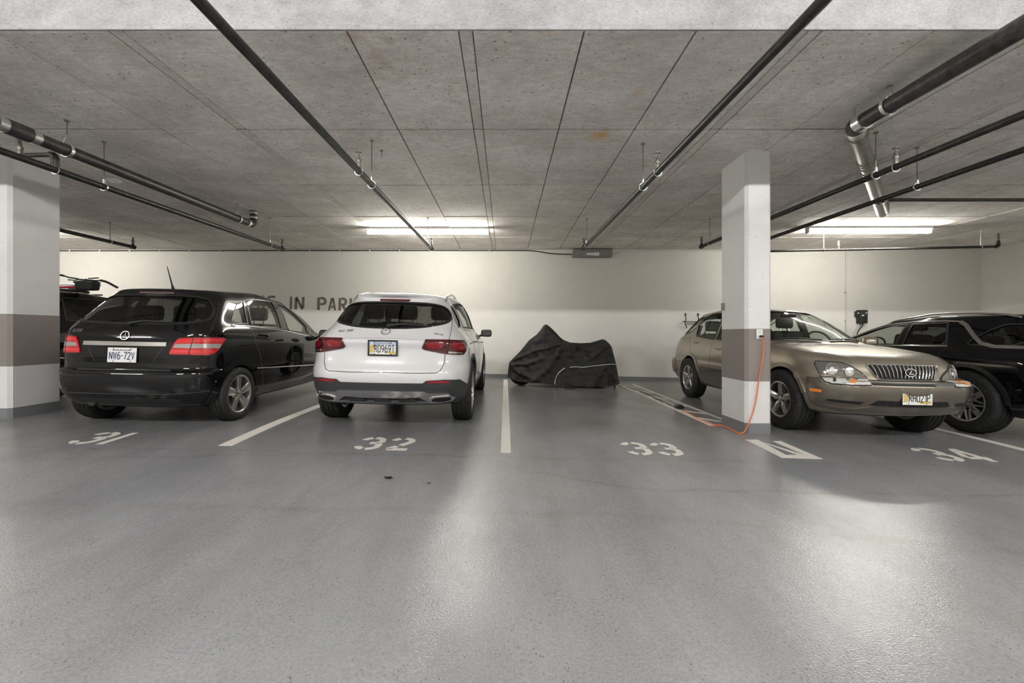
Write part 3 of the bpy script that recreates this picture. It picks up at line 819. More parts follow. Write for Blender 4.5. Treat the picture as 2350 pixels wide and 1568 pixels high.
WHEELS = {}
def wheel_meshes(style, R, W, rr):
    key = (style, R, W, rr)
    if key in WHEELS: return WHEELS[key]
    D = []
    h = W/2
    pr = [(rr+.004, -h*.80), (rr+.012, -h*.90), (rr+(R-rr)*.45, -h*1.0), (R-.028, -h*.95), (R-.008, -h*.80), (R-.001, -h*.70)]
    gx = [-.44, 0, .44]
    for g in gx: pr += [(R, (g-.14)*h), (R, (g-.055)*h), (R-.009, (g-.045)*h), (R-.009, (g+.045)*h), (R, (g+.055)*h), (R, (g+.14)*h)]
    pr += [(R-.001, h*.70), (R-.008, h*.80), (R-.028, h*.95), (R-(R-rr)*.45, h*1.0), (rr+.014, h*.93), (rr+.004, h*.84)]
    V, Fc = lathe_data(pr, 56, 'y')
    # shoulder lugs
    lug = []
    for k in range(52):
        a = 2*PI*k/52
        for sg in (-1, 1):
            c, s_ = math.cos(a), math.sin(a); da = .036
            q = []
            for aa in (a-da, a+da):
                for (r_, y_) in ((R-.032, .985*h), (R-.006, .86*h), (R+.0, .70*h), (R+.0, .60*h)): q.append(Vector((r_*math.cos(aa)*1.004, sg*y_, r_*math.sin(aa)*1.004)))
            lug.append((q, [(0, 1, 5, 4), (1, 2, 6, 5), (2, 3, 7, 6)]))
    V, Fc = merge([(V, Fc)]+lug)
    D.append(('tyre', V, Fc, 'tyre_rubber', 'tyre'))
    lip = [(rr+.004, h*.84), (rr+.006, h*.90), (rr-.006, h*.915), (rr-.014, h*.86), (rr-.022, h*.5), (rr-.03, -h*.7), (rr+.004, -h*.8)]
    al = 'alloy' if style not in ('multi', 'dark') else 'alloy_dark'
    D.append(('rim', *lathe_data(lip, 56, 'y'), al, 'rim'))
    D.append(('brake_disc', *lathe_data([(.05, h*.12), (rr*.72, h*.12), (rr*.72, h*.02), (.05, h*.02)], 36, 'y'), 'brake_metal', 'rim'))
    D.append(('wheel_backing', *lathe_data([(.001, -h*.15), (rr-.02, -h*.15), (rr-.02, -h*.2), (.001, -h*.2)], 36, 'y'), 'interior_dark', 'rim'))
    def bar(r0, r1, a0, a1, w0, w1, y0, y1, ridge=0, th=.035):
        P = []; 
        p0 = Vector((r0*math.cos(a0), 0, r0*math.sin(a0))); p1 = Vector((r1*math.cos(a1), 0, r1*math.sin(a1)))
        t = (p1-p0).normalized(); n = Vector((-t.z, 0, t.x)); V = []; ns = 6
        for i in range(ns+1):
            u = i/ns; c = p0.lerp(p1, u); w_ = w0+(w1-w0)*u; y = y0+(y1-y0)*u+.010*math.sin(PI*u)
            pr_ = [(-w_/2, y-th), (-w_/2, y-.006), (-w_*.38, y), (-w_*.12, y-ridge), (w_*.12, y-ridge), (w_*.38, y), (w_/2, y-.006), (w_/2, y-th)]
            for a, b in pr_: V.append(c+n*a+Vector((0, b, 0)))
        Fc = []
        for i in range(ns):
            for k in range(7): Fc.append((i*8+k, i*8+k+1, i*8+k+9, i*8+k+8))
        Fc += [tuple(range(8))[::-1], tuple(ns*8+k for k in range(8))]
        return V, Fc
    st = PI/2
    if style == 'five_double':     # broad spokes with a groove
        for k in range(5):
            a = st+k*2*PI/5; D.append(('spoke', *bar(.035, rr-.012, a, a, .062, .105, h*.72, h*.84, .010), al, 'rim'))
    elif style == 'five':
        for k in range(5):
            a = st+k*2*PI/5; D.append(('spoke', *bar(.035, rr-.012, a, a, .085, .072, h*.62, h*.80, -.010, .05), al, 'rim'))
    elif style == 'dark':
        for k in range(10):
            a = st+k*2*PI/10; D.append(('spoke', *bar(.04, rr-.012, a, a, .03, .034, h*.6, h*.82, 0), al, 'rim'))
    else:                          # star of crossing thin spokes
        for k in range(5):
            a = st+k*2*PI/5; d = 2*PI/5
            for sg in (-1, 1):
                D.append(('spoke', *merge([bar(.05, rr-.012, a+sg*.30, a+sg*.10, .024, .026, h*.64, h*.82, 0, .028), bar(.10, rr-.012, a+sg*.34, a+sg*.56, .020, .022, h*.66, h*.82, 0, .028)]), al, 'rim'))
            D.append(('spoke_web', *bar(rr*.62, rr-.012, a, a, .012, .075, h*.74, h*.80, 0, .02), al, 'rim'))
    D.append(('hub_cap', *lathe_data([(.001, h*.78), (.026, h*.77), (.034, h*.72), (.07, h*.62), (.078, h*.4)], 24, 'y'), al, 'rim'))
    for k in range(5):
        a = st+(k+.5)*2*PI/5; D.append(('lug_nut', *lathe_data([(.001, .012), (.008, .010), (.011, 0), (.013, -.01)], 10, 'y', Matrix.Translation((.055*math.cos(a), h*.66, .055*math.sin(a)))), 'seam', 'rim'))
    out = []
    for nm, V, Fc, m, grp in D:
        bm = bmesh.new(); vs = [bm.verts.new(v) for v in V]
        for f in Fc:
            try: bm.faces.new([vs[i] for i in f])
            except ValueError: pass
        bmesh.ops.remove_doubles(bm, verts=bm.verts, dist=1e-6); bmesh.ops.recalc_face_normals(bm, faces=bm.faces)
        me = bpy.data.meshes.new(nm); bm.to_mesh(me); bm.free(); me.materials.append(MATS[m])
        me.polygons.foreach_set('use_smooth', [True]*len(me.polygons)); me.set_sharp_from_angle(angle=math.radians(35))
        out.append((nm, me, grp))
    WHEELS[key] = out; return out
def add_wheel(car, x, y, style, R, W, rr, steer=0, spin=0, detail=True):
    D = wheel_meshes(style, R, W, rr)
    def put(nm, me, par):
        o = bpy.data.objects.new(nm, me); COL.objects.link(o); o.parent = par; return o
    ty = [d for d in D if d[0] == 'tyre'][0]; rm = [d for d in D if d[0] == 'rim'][0]
    rot = (0, spin, (0 if y > 0 else PI)+steer)
    for d in (ty, rm):
        o = put(d[0], d[1], car.root); o.location = (x, y, R-.006); o.rotation_euler = rot
        if d is rm and detail:
            for nm, me, g in D:
                if nm not in ('tyre', 'rim'): put(nm, me, o)
def seat(car, x, y, z, m='interior_grey', w=.5, h=.62, fwd=True, head=True, cushion=True):
    t = bpy.data.objects.new('seat', None)
    rot = Matrix.Rotation(math.radians(-14), 4, 'Y')
    bm = bmesh.new(); boxv(bm, (0, 0, h/2), (.14, w, h), .05, 3)
    if cushion: boxv(bm, (.26, 0, .0), (.55, w, .16), .05, 3)
    bmesh.ops.rotate(bm, verts=[v for v in bm.verts if v.co.z > .09], cent=(0, 0, .08), matrix=Matrix.Rotation(math.radians(-13), 3, 'Y'))
    o = bm_obj('seat', bm, m, car.root, angle=40); o.location = (x, y, z)
    if head:
        bm = bmesh.new(); boxv(bm, (-.17, 0, h+.13), (.10, .27, .19), .045, 3)
        hb = bm_obj('headrest', bm, m, o, angle=40)
        V, Fc = merge([tube_data([(-.15, s_*.07, h-.04), (-.165, s_*.07, h+.06)], .007, 8) for s_ in (-1, 1)])
        mesh_obj('headrest_post', V, Fc, 'satin_chrome', o)
    return o
def steering_wheel(car, x, y, z):
    rot = Matrix.Rotation(math.radians(-25), 4, 'Y')
    P = [Matrix.Translation((x, y, z)) @ rot @ Vector((0, .185*math.cos(a), .185*math.sin(a))) for a in [2*PI*k/28 for k in range(28)]]
    o = tube('steering_wheel', P, .015, 'interior_dark', car.root, 8, True)
    c = Matrix.Translation((x, y, z)) @ rot
    for k in (0, PI, -PI/2):
        tube('steering_spoke', [c @ Vector((0, 0, 0)), c @ Vector((0, .18*math.cos(k), .18*math.sin(k)))], .018, 'interior_dark', o, 8)
def mirror_part(car, x, y, z, sg, shellm, s=1.0, glass_back=True):
    """door mirror: housing, reflecting glass towards the rear, stalk"""
    bm = bmesh.new(); boxv(bm, (0, 0, 0), (.11*s, .21*s, .145*s), .045*s, 4)
    for v in bm.verts:
        if v.co.x > .02: v.co.y *= .8; v.co.z *= .8
    o = bm_obj('door_mirror', bm, shellm, car.root, angle=45); o.location = (x, sg*y, z); o.rotation_euler = (0, 0, sg*math.radians(-8))
    box('mirror_glass', (-.054*s, 0, 0), (.008, .165*s, .105*s), 'mirror_dark', o, .003, 1)
    tube('mirror_stalk', [(.02, -sg*.08*s, -.04*s), (.04, -sg*.19*s, -.075*s)], .025*s, 'black_plastic', o, 10)
    return o
def license_plate(car, mp, at, text, tm, style, facing, tiltd=0, frame=False, w=.305, h=.155):
    p, n = mp(*at)
    o = bpy.data.objects.new('license_plate', None)
    bm = bmesh.new(); boxv(bm, (0, 0, 0), (w, h, .004), .0)
    o = bm_obj('license_plate', bm, 'plate_white', car.root)
    ex = Vector((0, -1, 0)) if facing == 'rear' else Vector((0, 1, 0))      # reading direction seen from outside
    nz = Vector((-1 if facing == 'rear' else 1, 0, math.tan(math.radians(tiltd)))).normalized(); ey = nz.cross(ex).normalized()
    mw = Matrix((ex, ey, nz)).transposed().to_4x4(); mw.translation = p+nz*.012; o.matrix_local = mw
    if style == 'picture':
        box('picture_sky', (0, .050, .0022), (w*.96, .044, .001), 'plate_sky', o)
        box('picture_flowers', (-w*.40, -.012, .0022), (.045, .078, .001), 'plate_yellow', o)
        box('picture_forest', (-w*.30, .020, .0025), (.035, .030, .001), 'plate_brown', o)
        box('picture_flowers', (w*.26, -.052, .0022), (.12, .030, .001), 'plate_yellow', o)
    V, Fc, tw = text_data(text, .075, .0095, GL, sx=.92 if style == 'picture' else .86, gap=.26, th=.0015)
    k = (w*(.70 if style == 'picture' else .86))/tw
    mesh_obj('plate_number', [((v[0]-tw/2)*k+(w*.06 if style == 'picture' else 0), v[1]-.045, v[2]+.003) for v in V], Fc, tm, o)
    V, Fc, tw = text_data('BEAUTIFUL BRITISH COLUMBIA', .011, .0018, GL, sx=1.0, gap=.25, th=.001)
    mesh_obj('plate_motto', [(v[0]-tw/2, v[1]+.046, v[2]+.003) for v in V], Fc, 'plate_text_blue', o)
    for sx_ in (-1, 1):
        for sy_ in (-1, 1):
            V, Fc = lathe_data([(.001, .004), (.005, .003), (.006, .002)], 10, 'z', Matrix.Translation((sx_*w*.3, sy_*.066, 0))); mesh_obj('plate_screw', V, Fc, 'seam', o)
    if frame:
        P = [(-w/2, -h/2), (w/2, -h/2), (w/2, h/2), (-w/2, h/2), (-w/2, -h/2)]
        V, Fc = strokes([P], .016, .009); mesh_obj('plate_frame', V, Fc, 'black_plastic', o)
        box('plate_frame_strip', (0, -h/2+.012, .006), (.15, .018, .004), 'plate_white', o)
    return o
def emblem(car, mp, at, r, facing, kind, m='chrome', off=.006):
    p, n = mp(*at)
    ex = Vector((0, -1, 0)) if facing == 'rear' else Vector((0, 1, 0)); nz = Vector((-1 if facing == 'rear' else 1, 0, 0))
    t = n; nz = Vector((n.x, 0, n.z)).normalized(); ey = nz.cross(ex).normalized()
    mw = Matrix((ex, ey, nz)).transposed().to_4x4(); mw.translation = p+nz*off
    if kind == 'star':
        ringp = [[(r*math.cos(a), r*math.sin(a)) for a in [2*PI*k/28 for k in range(29)]]]
        V, Fc = strokes(ringp, r*.13, .006); parts = [(V, Fc)]
        for k in range(3):
            a = PI/2+k*2*PI/3; b = a+PI/2; c = (math.cos(a), math.sin(a)); q = (math.cos(b)*r*.16, math.sin(b)*r*.16)
            e = a+PI/3; q1 = (math.cos(e)*r*.17, math.sin(e)*r*.17); e2 = a-PI/3; q2 = (math.cos(e2)*r*.17, math.sin(e2)*r*.17)
            parts.append(([(c[0]*r*.97, c[1]*r*.97, .003), (q1[0], q1[1], .002), (0, 0, .008), (q2[0], q2[1], .002)], [(0, 1, 2), (0, 2, 3)]))
        V, Fc = merge(parts)
    else:
        bk = mesh_obj('emblem_backing', [(r*1.3*math.cos(2*PI*k/24), r*.93*math.sin(2*PI*k/24), z_) for z_ in (-.02, -.001) for k in range(24)], [tuple(range(24, 48)), tuple(range(23, -1, -1))]+[(k, (k+1) % 24, (k+1) % 24+24, k+24) for k in range(24)], 'seam', car.root); bk.matrix_local = mw
        el = [[(r*1.32*math.cos(a), r*.95*math.sin(a)) for a in [2*PI*k/28 for k in range(29)]]]
        V, Fc = merge([strokes(el, r*.2, .006), strokes([[(r*.25, r*.55), (-r*.35, -r*.35), (r*.75, -r*.35)]], r*.22, .007)])
    o = mesh_obj('emblem', V, Fc, m, car.root, angle=30); o.matrix_local = mw; return o
def badge(car, mp, at, text, h, facing, m='chrome', slant=.25, name='badge_lettering', sx=1.2):
    p, n = mp(*at); nz = Vector((n.x, 0, n.z)).normalized(); ex = Vector((0, -1, 0)) if facing == 'rear' else Vector((0, 1, 0))
    # follow the surface sideways
    nz = n.normalized(); ex = (ex-nz*ex.dot(nz)).normalized(); ey = nz.cross(ex).normalized()
    mw = Matrix((ex, ey, nz)).transposed().to_4x4(); mw.translation = p+nz*.003
    V, Fc, tw = text_data(text, h, h*.17, GL, sx=sx, gap=.25, slant=slant, th=.003)
    o = mesh_obj(name, [(v[0]-tw/2, v[1]-h/2, v[2]) for v in V], Fc, m, car.root); o.matrix_local = mw; return o

# ------------------------------------------------------------------ cars
A_ = ((100, 600), 3.4559); B_ = ((700, 640), 4.356); R_ = ((1520, 680), 2.8313); RF_ = ((1860, 800), 6.714); RR_ = ((1540, 700), 7.125); PW_ = ((1860, 540), 4.796)

def black_hatchback():
    bump_ = dict(br=.09, re=.36, ry=.34, wr=.955)
    rings = [ring(.30, 3.95, .74, .20, **bump_), ring(.14, 4.15, .83, .25, **bump_), ring(.03, 4.25, .865, .38, **bump_), ring(.0, 4.27, .882, .55, **bump_),
             ring(.015, 4.27, .886, .615, **bump_), ring(.075, 4.26, .884, .635, br=.08, re=.34, ry=.30, wr=.955), ring(.085, 4.22, .888, .80, br=.08, re=.34, ry=.30, wr=.955),
             ring(.10, 4.13, .884, [(0, .95), (3.3, .90), (4.13, .80)], br=.08, re=.34, ry=.30, wr=.95),
             ring(.13, 3.98, .866, [(0, 1.05), (2.6, .99), (3.5, .95), (4.0, .86)], br=.08, re=.30, ry=.24, wr=.955),
             ring(.17, 3.75, .838, [(0, 1.11), (2.6, 1.05), (3.2, 1.02), (3.75, .92)], br=.08, re=.27, ry=.22, wr=.955),
             ring(.20, 3.45, .80, [(0, 1.15), (2.4, 1.10), (3.1, 1.05), (3.45, 1.0)], br=.08, re=.25, ry=.20, wr=.965, bf=.3, fe=.5),
             ring(.35, 3.02, .73, [(.3, 1.32), (2, 1.33), (3.05, 1.24)], br=.07, re=.24, ry=.18, wr=.955, bf=.26, fe=.4),
             ring(.49, 2.62, .655, [(.5, 1.465), (1.5, 1.50), (2.66, 1.42)], br=.06, re=.24, ry=.17, wr=.965, bf=.2, fe=.4),
             ring(.505, 2.48, .60, [(.5, 1.515), (1.5, 1.56), (2.5, 1.49)], br=.06, re=.30, ry=.20, wr=.96, bf=.16, fe=.35),
             ring(.58, 2.42, .42, [(.6, 1.545), (1.5, 1.597), (2.42, 1.535)], br=.03, re=.3, ry=.2, bf=.1, fe=.3),
             ring(.68, 2.35, .0, [(.7, 1.555), (1.5, 1.605), (2.35, 1.55)])]
    c = Car('hatchback_car', 'black hatchback car with red tail lamps parked nose to the wall beside the left pillar', 'car', -4.07, 4.42, PI/2, rings, 'paint_black', 4.27)
    P = c.px(*A_)
    # rear window
    rw = [(500, 268), (700, 262), (1000, 270), (1270, 300), (1335, 335), (1362, 380), (1345, 440), (1305, 490), (1200, 500), (1000, 498), (700, 490), (420, 468), (285, 460), (305, 425), (400, 345)]
    rl = [(q.y, q.z) for q in c.local(rw, P)]
    hw = [(abs(y), z) for y, z in rl]
    zt = max(z for y, z in rl); zb = min(z for y, z in rl)
    sym = smoothpoly([(-.66, zb+.02), (-.715, zb+.08), (-.66, zb+.22), (-.56, zt-.015), (-.2, zt), (.2, zt), (.56, zt-.015), (.66, zb+.22), (.715, zb+.08), (.66, zb+.02), (.25, zb), (-.25, zb)], 1)
    c.cutters.append(prism(sym, 'x', -.2, .75))
    c.patch('rear_window', sym, c.rear(), 'glass_rear', off=-.006, depth=.005, step=.07)
    c.ribbon('window_seal', sym, c.rear(), 'rubber_seal', .03, .002, closed=True, step=.04)
    # side windows
    S = c.side(-1)
    def loc(pts): return [(q.x, q.z) for q in c.local(pts, P)]
    c.window_side('quarter_window', loc([(1532, 330), (1583, 322), (1618, 495), (1500, 492), (1492, 470)]), 'glass_clear', tw=.014)
    c.window_side('door_window', loc([(1603, 308), (1700, 306), (1805, 322), (1890, 535), (1655, 512)]), 'glass_clear', tw=.016)
    c.window_side('door_window', loc([(1842, 334), (1900, 350), (2000, 430), (2085, 520), (2108, 575), (1950, 548)]), 'glass_clear', tw=.016)
    ws = [(-.66, 1.06), (-.66, 1.10), (-.54, 1.42), (-.3, 1.47), (.3, 1.47), (.54, 1.42), (.66, 1.10), (.66, 1.06), (0, 1.03)]
    c.cutters.append(prism(ws, 'x', 2.3, 4.4)); c.patch('windshield', ws, c.front(), 'glass_clear', off=-.006, depth=.005, step=.1)
    c.finish_body([(.70, .31, .345, .62), (3.478, .31, .345, .62)], c.cavity(10))
    # trims
    bl = loc([(1490, 506), (1640, 516), (1925, 553), (2120, 598)])
    c.ribbon('belt_trim', bl, S, 'chrome', .014, .004, both=True, lift=.004)
    ml = loc([(1690, 847), (1970, 831), (2160, 820)])
    c.ribbon('side_moulding', ml, S, 'chrome', .014, .005, both=True, lift=.004)
    for sm in ([(1598, 304), (1625, 500), (1682, 640), (1722, 760), (1733, 850), (1738, 985)], [(1818, 325), (1905, 545), (1958, 600), (1975, 690), (1975, 800), (1962, 945)], [(2128, 600), (2172, 650), (2182, 740), (2175, 830), (2155, 920)],
               [(1735, 990), (1960, 950), (2150, 915)], [(1600, 304), (1700, 300), (1815, 318), (1905, 346), (2010, 425), (2100, 520), (2130, 600)]):
        c.ribbon('door_seam', loc(sm), S, 'seam_grey', .005, .001, both=True)
    c.patch('fuel_flap', loc([(1500, 540), (1555, 540), (1580, 570), (1582, 600), (1500, 595), (1486, 560)]), S, 'paint_black', off=.0015, depth=.004, rnd=1)
    for hx in ((1748, 590), (2000, 627)):
        q = c.local([hx], P)[0]
        for sg in (-1, 1):
            ml_ = c.side(sg)
            e = [(q.x+.10*math.cos(a), q.z+.035*math.sin(a)-.02*math.cos(a)*0) for a in [2*PI*k/18 for k in range(18)]]
            c.patch('handle_cup', e, ml_, 'seam', off=.001, depth=.006, step=.03)
            a, b = ml_(q.x-.10, q.z+.012)[0], ml_(q.x+.10, q.z-.002)[0]; md = (a+b)/2+Vector((0, sg*.035, .004))
            tube('door_handle', [a, a.lerp(md, .5)+Vector((0, sg*.012, 0)), md, b.lerp(md, .5)+Vector((0, sg*.012, 0)), b], .012, 'paint_black', c.root, 8)
    for x in (.70, 3.478):
        an = [math.radians(a_) for a_ in range(-12, 193, 8)]
        ar = [(x+.425*math.cos(a_), .31+.425*math.sin(a_)) for a_ in an]+[(x+.345*math.cos(a_), .31+.345*math.sin(a_)) for a_ in an[::-1]]
        c.patch('arch_flare', ar, S, 'paint_black', off=.012, depth=.02, step=.06, both=True)
    # sill
    c.patch('sill_panel', [(1.10, .245), (3.08, .245), (3.08, .325), (1.08, .325)], S, 'sill_grey', off=.012, depth=.02, step=.12, both=True)
    # tail lamps
    lamp = [(1075, 612), (1200, 606), (1425, 606), (1438, 620), (1420, 645), (1385, 700), (1350, 733), (1300, 745), (1005, 738), (1003, 722), (1040, 650)]
    a = c.patch('tail_lamp', lamp, P, 'lamp_red', off=.012, depth=.03, step=22, both=True)
    c.patch('reversing_lens', [(1050, 658), (1180, 656), (1405, 656), (1388, 690), (1150, 690), (1033, 685)], P, 'lamp_clear', off=.0145, depth=.006, step=20, both=True)
    c.patch('lamp_band', [(1065, 625), (1420, 618), (1412, 636), (1055, 642)], P, 'lamp_red_bright', off=.0140, depth=.004, step=20, both=True)
    c.patch('lamp_band', [(1020, 704), (1375, 706), (1345, 728), (1010, 725)], P, 'lamp_red_bright', off=.0140, depth=.004, step=20, both=True)
    c.ribbon('lamp_seam', [(1190, 606), (1150, 745)], P, 'seam', .006, .0155, both=True)
    # tailgate
    for sm in ([(1395, 330), (1372, 430), (1338, 535), (1290, 600)], [(1155, 745), (1130, 800), (1100, 860), (1060, 888), (600, 882), (330, 855)]):
        c.ribbon('tailgate_seam', sm, P, 'seam', .007, .001, both=True)
    Rr = c.rear()
    zc = c.local([(680, 655)], P)[0].z
    c.patch('chrome_strip', [(-.44, zc-.020), (.44, zc-.020), (.44, zc+.022), (-.44, zc+.022)], Rr, 'chrome', off=.016, depth=.03, step=.05)
    for sg in (1, -1): c.ribbon('plate_recess_seam', [(sg*.40, zc-.03), (sg*.31, zc-.19)], Rr, 'grey_plastic', .006, .002)
    zp = c.local([(680, 744)], P)[0].z
    license_plate(c, Rr, (0, zp), 'NW6-72V', 'plate_text_blue', 'flag', 'rear', 3)
    ze = c.local([(680, 590)], P)[0].z
    emblem(c, Rr, (0, ze), .046, 'rear', 'star')
    q = c.local([(272, 548)], P)[0]; badge(c, Rr, (q.y, q.z), 'B200', .030, 'rear')
    tb = c.local([(845, 247)], P)[0]
    c.patch('high_brake_lamp', [(-.20, tb.z-.012), (.20, tb.z-.012), (.20, tb.z+.012), (-.20, tb.z+.012)], Rr, 'lamp_high', off=.002, step=.05)
    # bumper pad and lower lines
    c.ribbon('bumper_ledge', [(-.50, .628), (.50, .628)], Rr, 'grey_plastic', .03, .003)
    c.ribbon('bumper_seam', [(-.80, .40), (-.5, .385), (.5, .385), (.80, .40)], Rr, 'grey_plastic', .010, .003)
    c.patch('lower_valance', [(-.60, .27), (.60, .27), (.56, .33), (-.56, .33)], Rr, 'black_plastic', off=.004, step=.08)
    e = c.local([(350, 1060)], P)[0]
    tube('exhaust_pipe', [(.12, .36, .275), (.45, .36, .275)], .042, 'cable_black', c.root, 16)
    # wiper
    w0 = [Rr(y, z)[0]+Vector((-.02, 0, .01)) for y, z in ((.02, zb-.01), (-.12, zb+.02), (-.42, zb+.015))]
    tube('rear_wiper', w0, [.014, .010, .006], 'black_plastic', c.root, 8)
    # antenna
    ap = c.top()(.72, -.02)[0]
    tube('antenna', [ap, ap+Vector((-.02, 0, .05)), ap+Vector((-.085, .012, .26))], [.018, .009, .004], 'black_plastic', c.root, 8)
    for sg in (-1, 1): mirror_part(c, 2.86, .97, 1.03, sg, 'paint_black')
    for x in (.70, 3.478):
        for sg in (-1, 1): add_wheel(c, x, sg*.775, 'five_double', .316, .205, .222, spin=.05)
    # cabin
    box('cabin_floor', (1.9, 0, .62), (2.6, 1.3, .05), 'interior_dark', c.root)
    for y in (-.42, 0, .42): seat(c, 1.12, y, .62, 'interior_grey', .42, .52, cushion=False)
    for y in (-.38, .38): seat(c, 2.05, y, .62, 'interior_grey', .48, .56)
    steering_wheel(c, 2.62, .38, 1.02); box('dashboard', (2.95, 0, .92), (.45, 1.35, .2), 'interior_dark', c.root, .05)
    return c

def white_suv():
    bp = dict(br=.12, re=.50, ry=.40, wr=.965)
    rings = [ring(.42, 4.35, .80, .25, **bp), ring(.20, 4.5, .86, .29, **bp), ring(.06, 4.62, .905, .40, **bp), ring(.0, 4.67, .93, .56, **bp),
             ring(.01, 4.66, .94, .66, **bp), ring(.05, 4.64, .942, .75, br=.12, re=.50, ry=.38, wr=.96), ring(.075, 4.58, .938, .90, br=.12, re=.48, ry=.36, wr=.955),
             ring(.055, 4.45, .925, [(0, .985), (3.6, .97), (4.45, .90)], br=.12, re=.46, ry=.34, wr=.94),
             ring(.13, 4.2, .90, [(0, 1.06), (2.9, 1.03), (3.6, 1.0), (4.2, .97)], br=.11, re=.42, ry=.32, wr=.92),
             ring(.19, 3.9, .865, [(0, 1.12), (2.9, 1.09), (3.9, 1.04)], br=.11, re=.40, ry=.30, wr=.90),
             ring(.24, 3.45, .835, [(0, 1.17), (2.5, 1.15), (3.45, 1.1)], br=.11, re=.38, ry=.30, wr=.885, bf=.3, fe=.5),
             ring(.40, 2.98, .755, [(.4, 1.35), (1.8, 1.37), (3, 1.32)], br=.09, re=.36, ry=.28, wr=.87, bf=.26, fe=.45),
             ring(.54, 2.5, .655, [(.5, 1.485), (1.6, 1.53), (2.5, 1.47)], br=.08, re=.36, ry=.32, wr=.89, bf=.2, fe=.4),
             ring(.49, 2.35, .58, [(.5, 1.525), (1.6, 1.58), (2.35, 1.53)], br=.10, re=.40, ry=.34, wr=.92, bf=.16, fe=.35),
             ring(.55, 2.25, .42, [(.55, 1.55), (1.6, 1.61), (2.25, 1.56)], br=.05, re=.3, ry=.2, bf=.1, fe=.3),
             ring(.63, 2.18, 0, [(.65, 1.565), (1.6, 1.625), (2.18, 1.575)])]
    c = Car('suv_car', 'white SUV with dark red tail lamps parked nose to the wall over number 32', 'car', -1.34, 4.52, PI/2, rings, 'paint_white', 4.67)
    P = c.px(*B_); Rr = c.rear(); S = c.side(-1)
    zt = c.local([(900, 235)], P)[0].z; zb = c.local([(850, 492)], P)[0].z
    sym = smoothpoly([(-.58, zb+.05), (-.665, zb+.10), (-.665, zb+.17), (-.60, zb+.27), (-.46, zt-.01), (-.2, zt), (.2, zt), (.46, zt-.01), (.60, zb+.27), (.665, zb+.17), (.665, zb+.10), (.58, zb+.05), (.3, zb), (-.3, zb)], 2)
    c.cutters.append(prism(sym, 'x', -.2, .85))
    c.patch('rear_window', sym, Rr, 'glass_tint', off=-.006, depth=.005, step=.07)
    c.ribbon('window_seal', sym, Rr, 'black_plastic', .03, .002, closed=True, step=.04)
    c.window_side('quarter_window', smoothpoly([(.62, 1.17), (.95, 1.17), (.95, 1.44), (.80, 1.42)], 1), 'glass_tint', tw=.02)
    c.window_side('door_window', [(1.02, 1.165), (1.72, 1.15), (1.72, 1.49), (1.3, 1.49), (1.02, 1.455)], 'glass_green', tw=.025)
    c.window_side('door_window', [(1.80, 1.15), (2.92, 1.13), (2.75, 1.26), (2.35, 1.44), (2.1, 1.48), (1.80, 1.49)], 'glass_green', tw=.025)
    ws = [(-.70, 1.14), (-.70, 1.20), (-.56, 1.46), (-.3, 1.51), (.3, 1.51), (.56, 1.46), (.70, 1.20), (.70, 1.14), (0, 1.11)]
    c.cutters.append(prism(ws, 'x', 2.1, 4.6)); c.patch('windshield', ws, c.front(), 'glass_clear', off=-.006, depth=.005, step=.1)
    body = c.finish_body([(.92, .37, .405, .66), (3.79, .37, .405, .66)], c.cavity(10))
    c.ribbon('belt_trim', [(.62, 1.155), (1.0, 1.15), (2.95, 1.115)], S, 'chrome', .014, .004, both=True, lift=.003)
    c.ribbon('tailgate_seam', [(1462, 330), (1472, 400), (1465, 500), (1440, 612)], P, 'seam_grey', .007, .001, both=True)
    c.ribbon('tailgate_seam', [(1402, 752), (1390, 850), (1352, 920), (1310, 942), (1100, 945), (850, 938), (770, 935)], P, 'seam', .007, .001, both=True)
    # lamps
    lamp = [(1205, 612), (1440, 615), (1585, 620), (1612, 655), (1606, 720), (1580, 758), (1480, 760), (1380, 748), (1195, 712), (1168, 690), (1185, 650)]
    c.patch('tail_lamp', lamp, P, 'lamp_dark_red', off=.012, depth=.03, step=24, both=True)
    c.patch('lamp_element', [(1225, 640), (1340, 635), (1385, 652), (1370, 690), (1300, 700), (1205, 680)], P, 'lamp_red_deep', off=.0150, depth=.006, step=18, both=True, rnd=1)
    c.patch('lamp_element', [(1450, 640), (1570, 645), (1590, 680), (1575, 715), (1460, 700)], P, 'lamp_red_deep', off=.0150, depth=.006, step=18, both=True, rnd=1)
    c.patch('lamp_clear_strip', [(1425, 728), (1570, 735), (1565, 752), (1430, 745)], P, 'lamp_silver', off=.0150, depth=.006, step=18, both=True)
    c.ribbon('lamp_seam', [(1440, 615), (1415, 755)], P, 'seam', .006, .0155, both=True)
    # recess crease above the plate
    zc = c.local([(850, 592)], P)[0].z
    c.ribbon('tailgate_crease', [(-.45, zc-.012), (-.2, zc), (.2, zc), (.45, zc-.012)], Rr, 'paint_white', .018, .010, lift=.004)
    zp = c.local([(842, 692)], P)[0].z; license_plate(c, Rr, (0, zp), 'RD969T', 'plate_text_dark', 'picture', 'rear', -2, True)
    ze = c.local([(842, 532)], P)[0].z; emblem(c, Rr, (0, ze), .046, 'rear', 'star', 'satin_chrome')
    q = c.local([(406, 521)], P)[0]; badge(c, Rr, (q.y, q.z), 'GLC 300', .028, 'rear', 'alloy_dark')
    q = c.local([(1332, 556)], P)[0]; badge(c, Rr, (q.y, q.z), '4MATIC', .020, 'rear', 'alloy_dark')
    tb = c.local([(930, 216)], P)[0].z
    c.patch('high_brake_lamp', [(-.17, tb-.012), (.17, tb-.012), (.185, tb+.014), (-.185, tb+.014)], Rr, 'lamp_dark_red', off=.003, step=.05)
    # dark lower bumper
    z1, z2 = c.local([(800, 1042)], P)[0].z, c.local([(1400, 1050)], P)[0].z
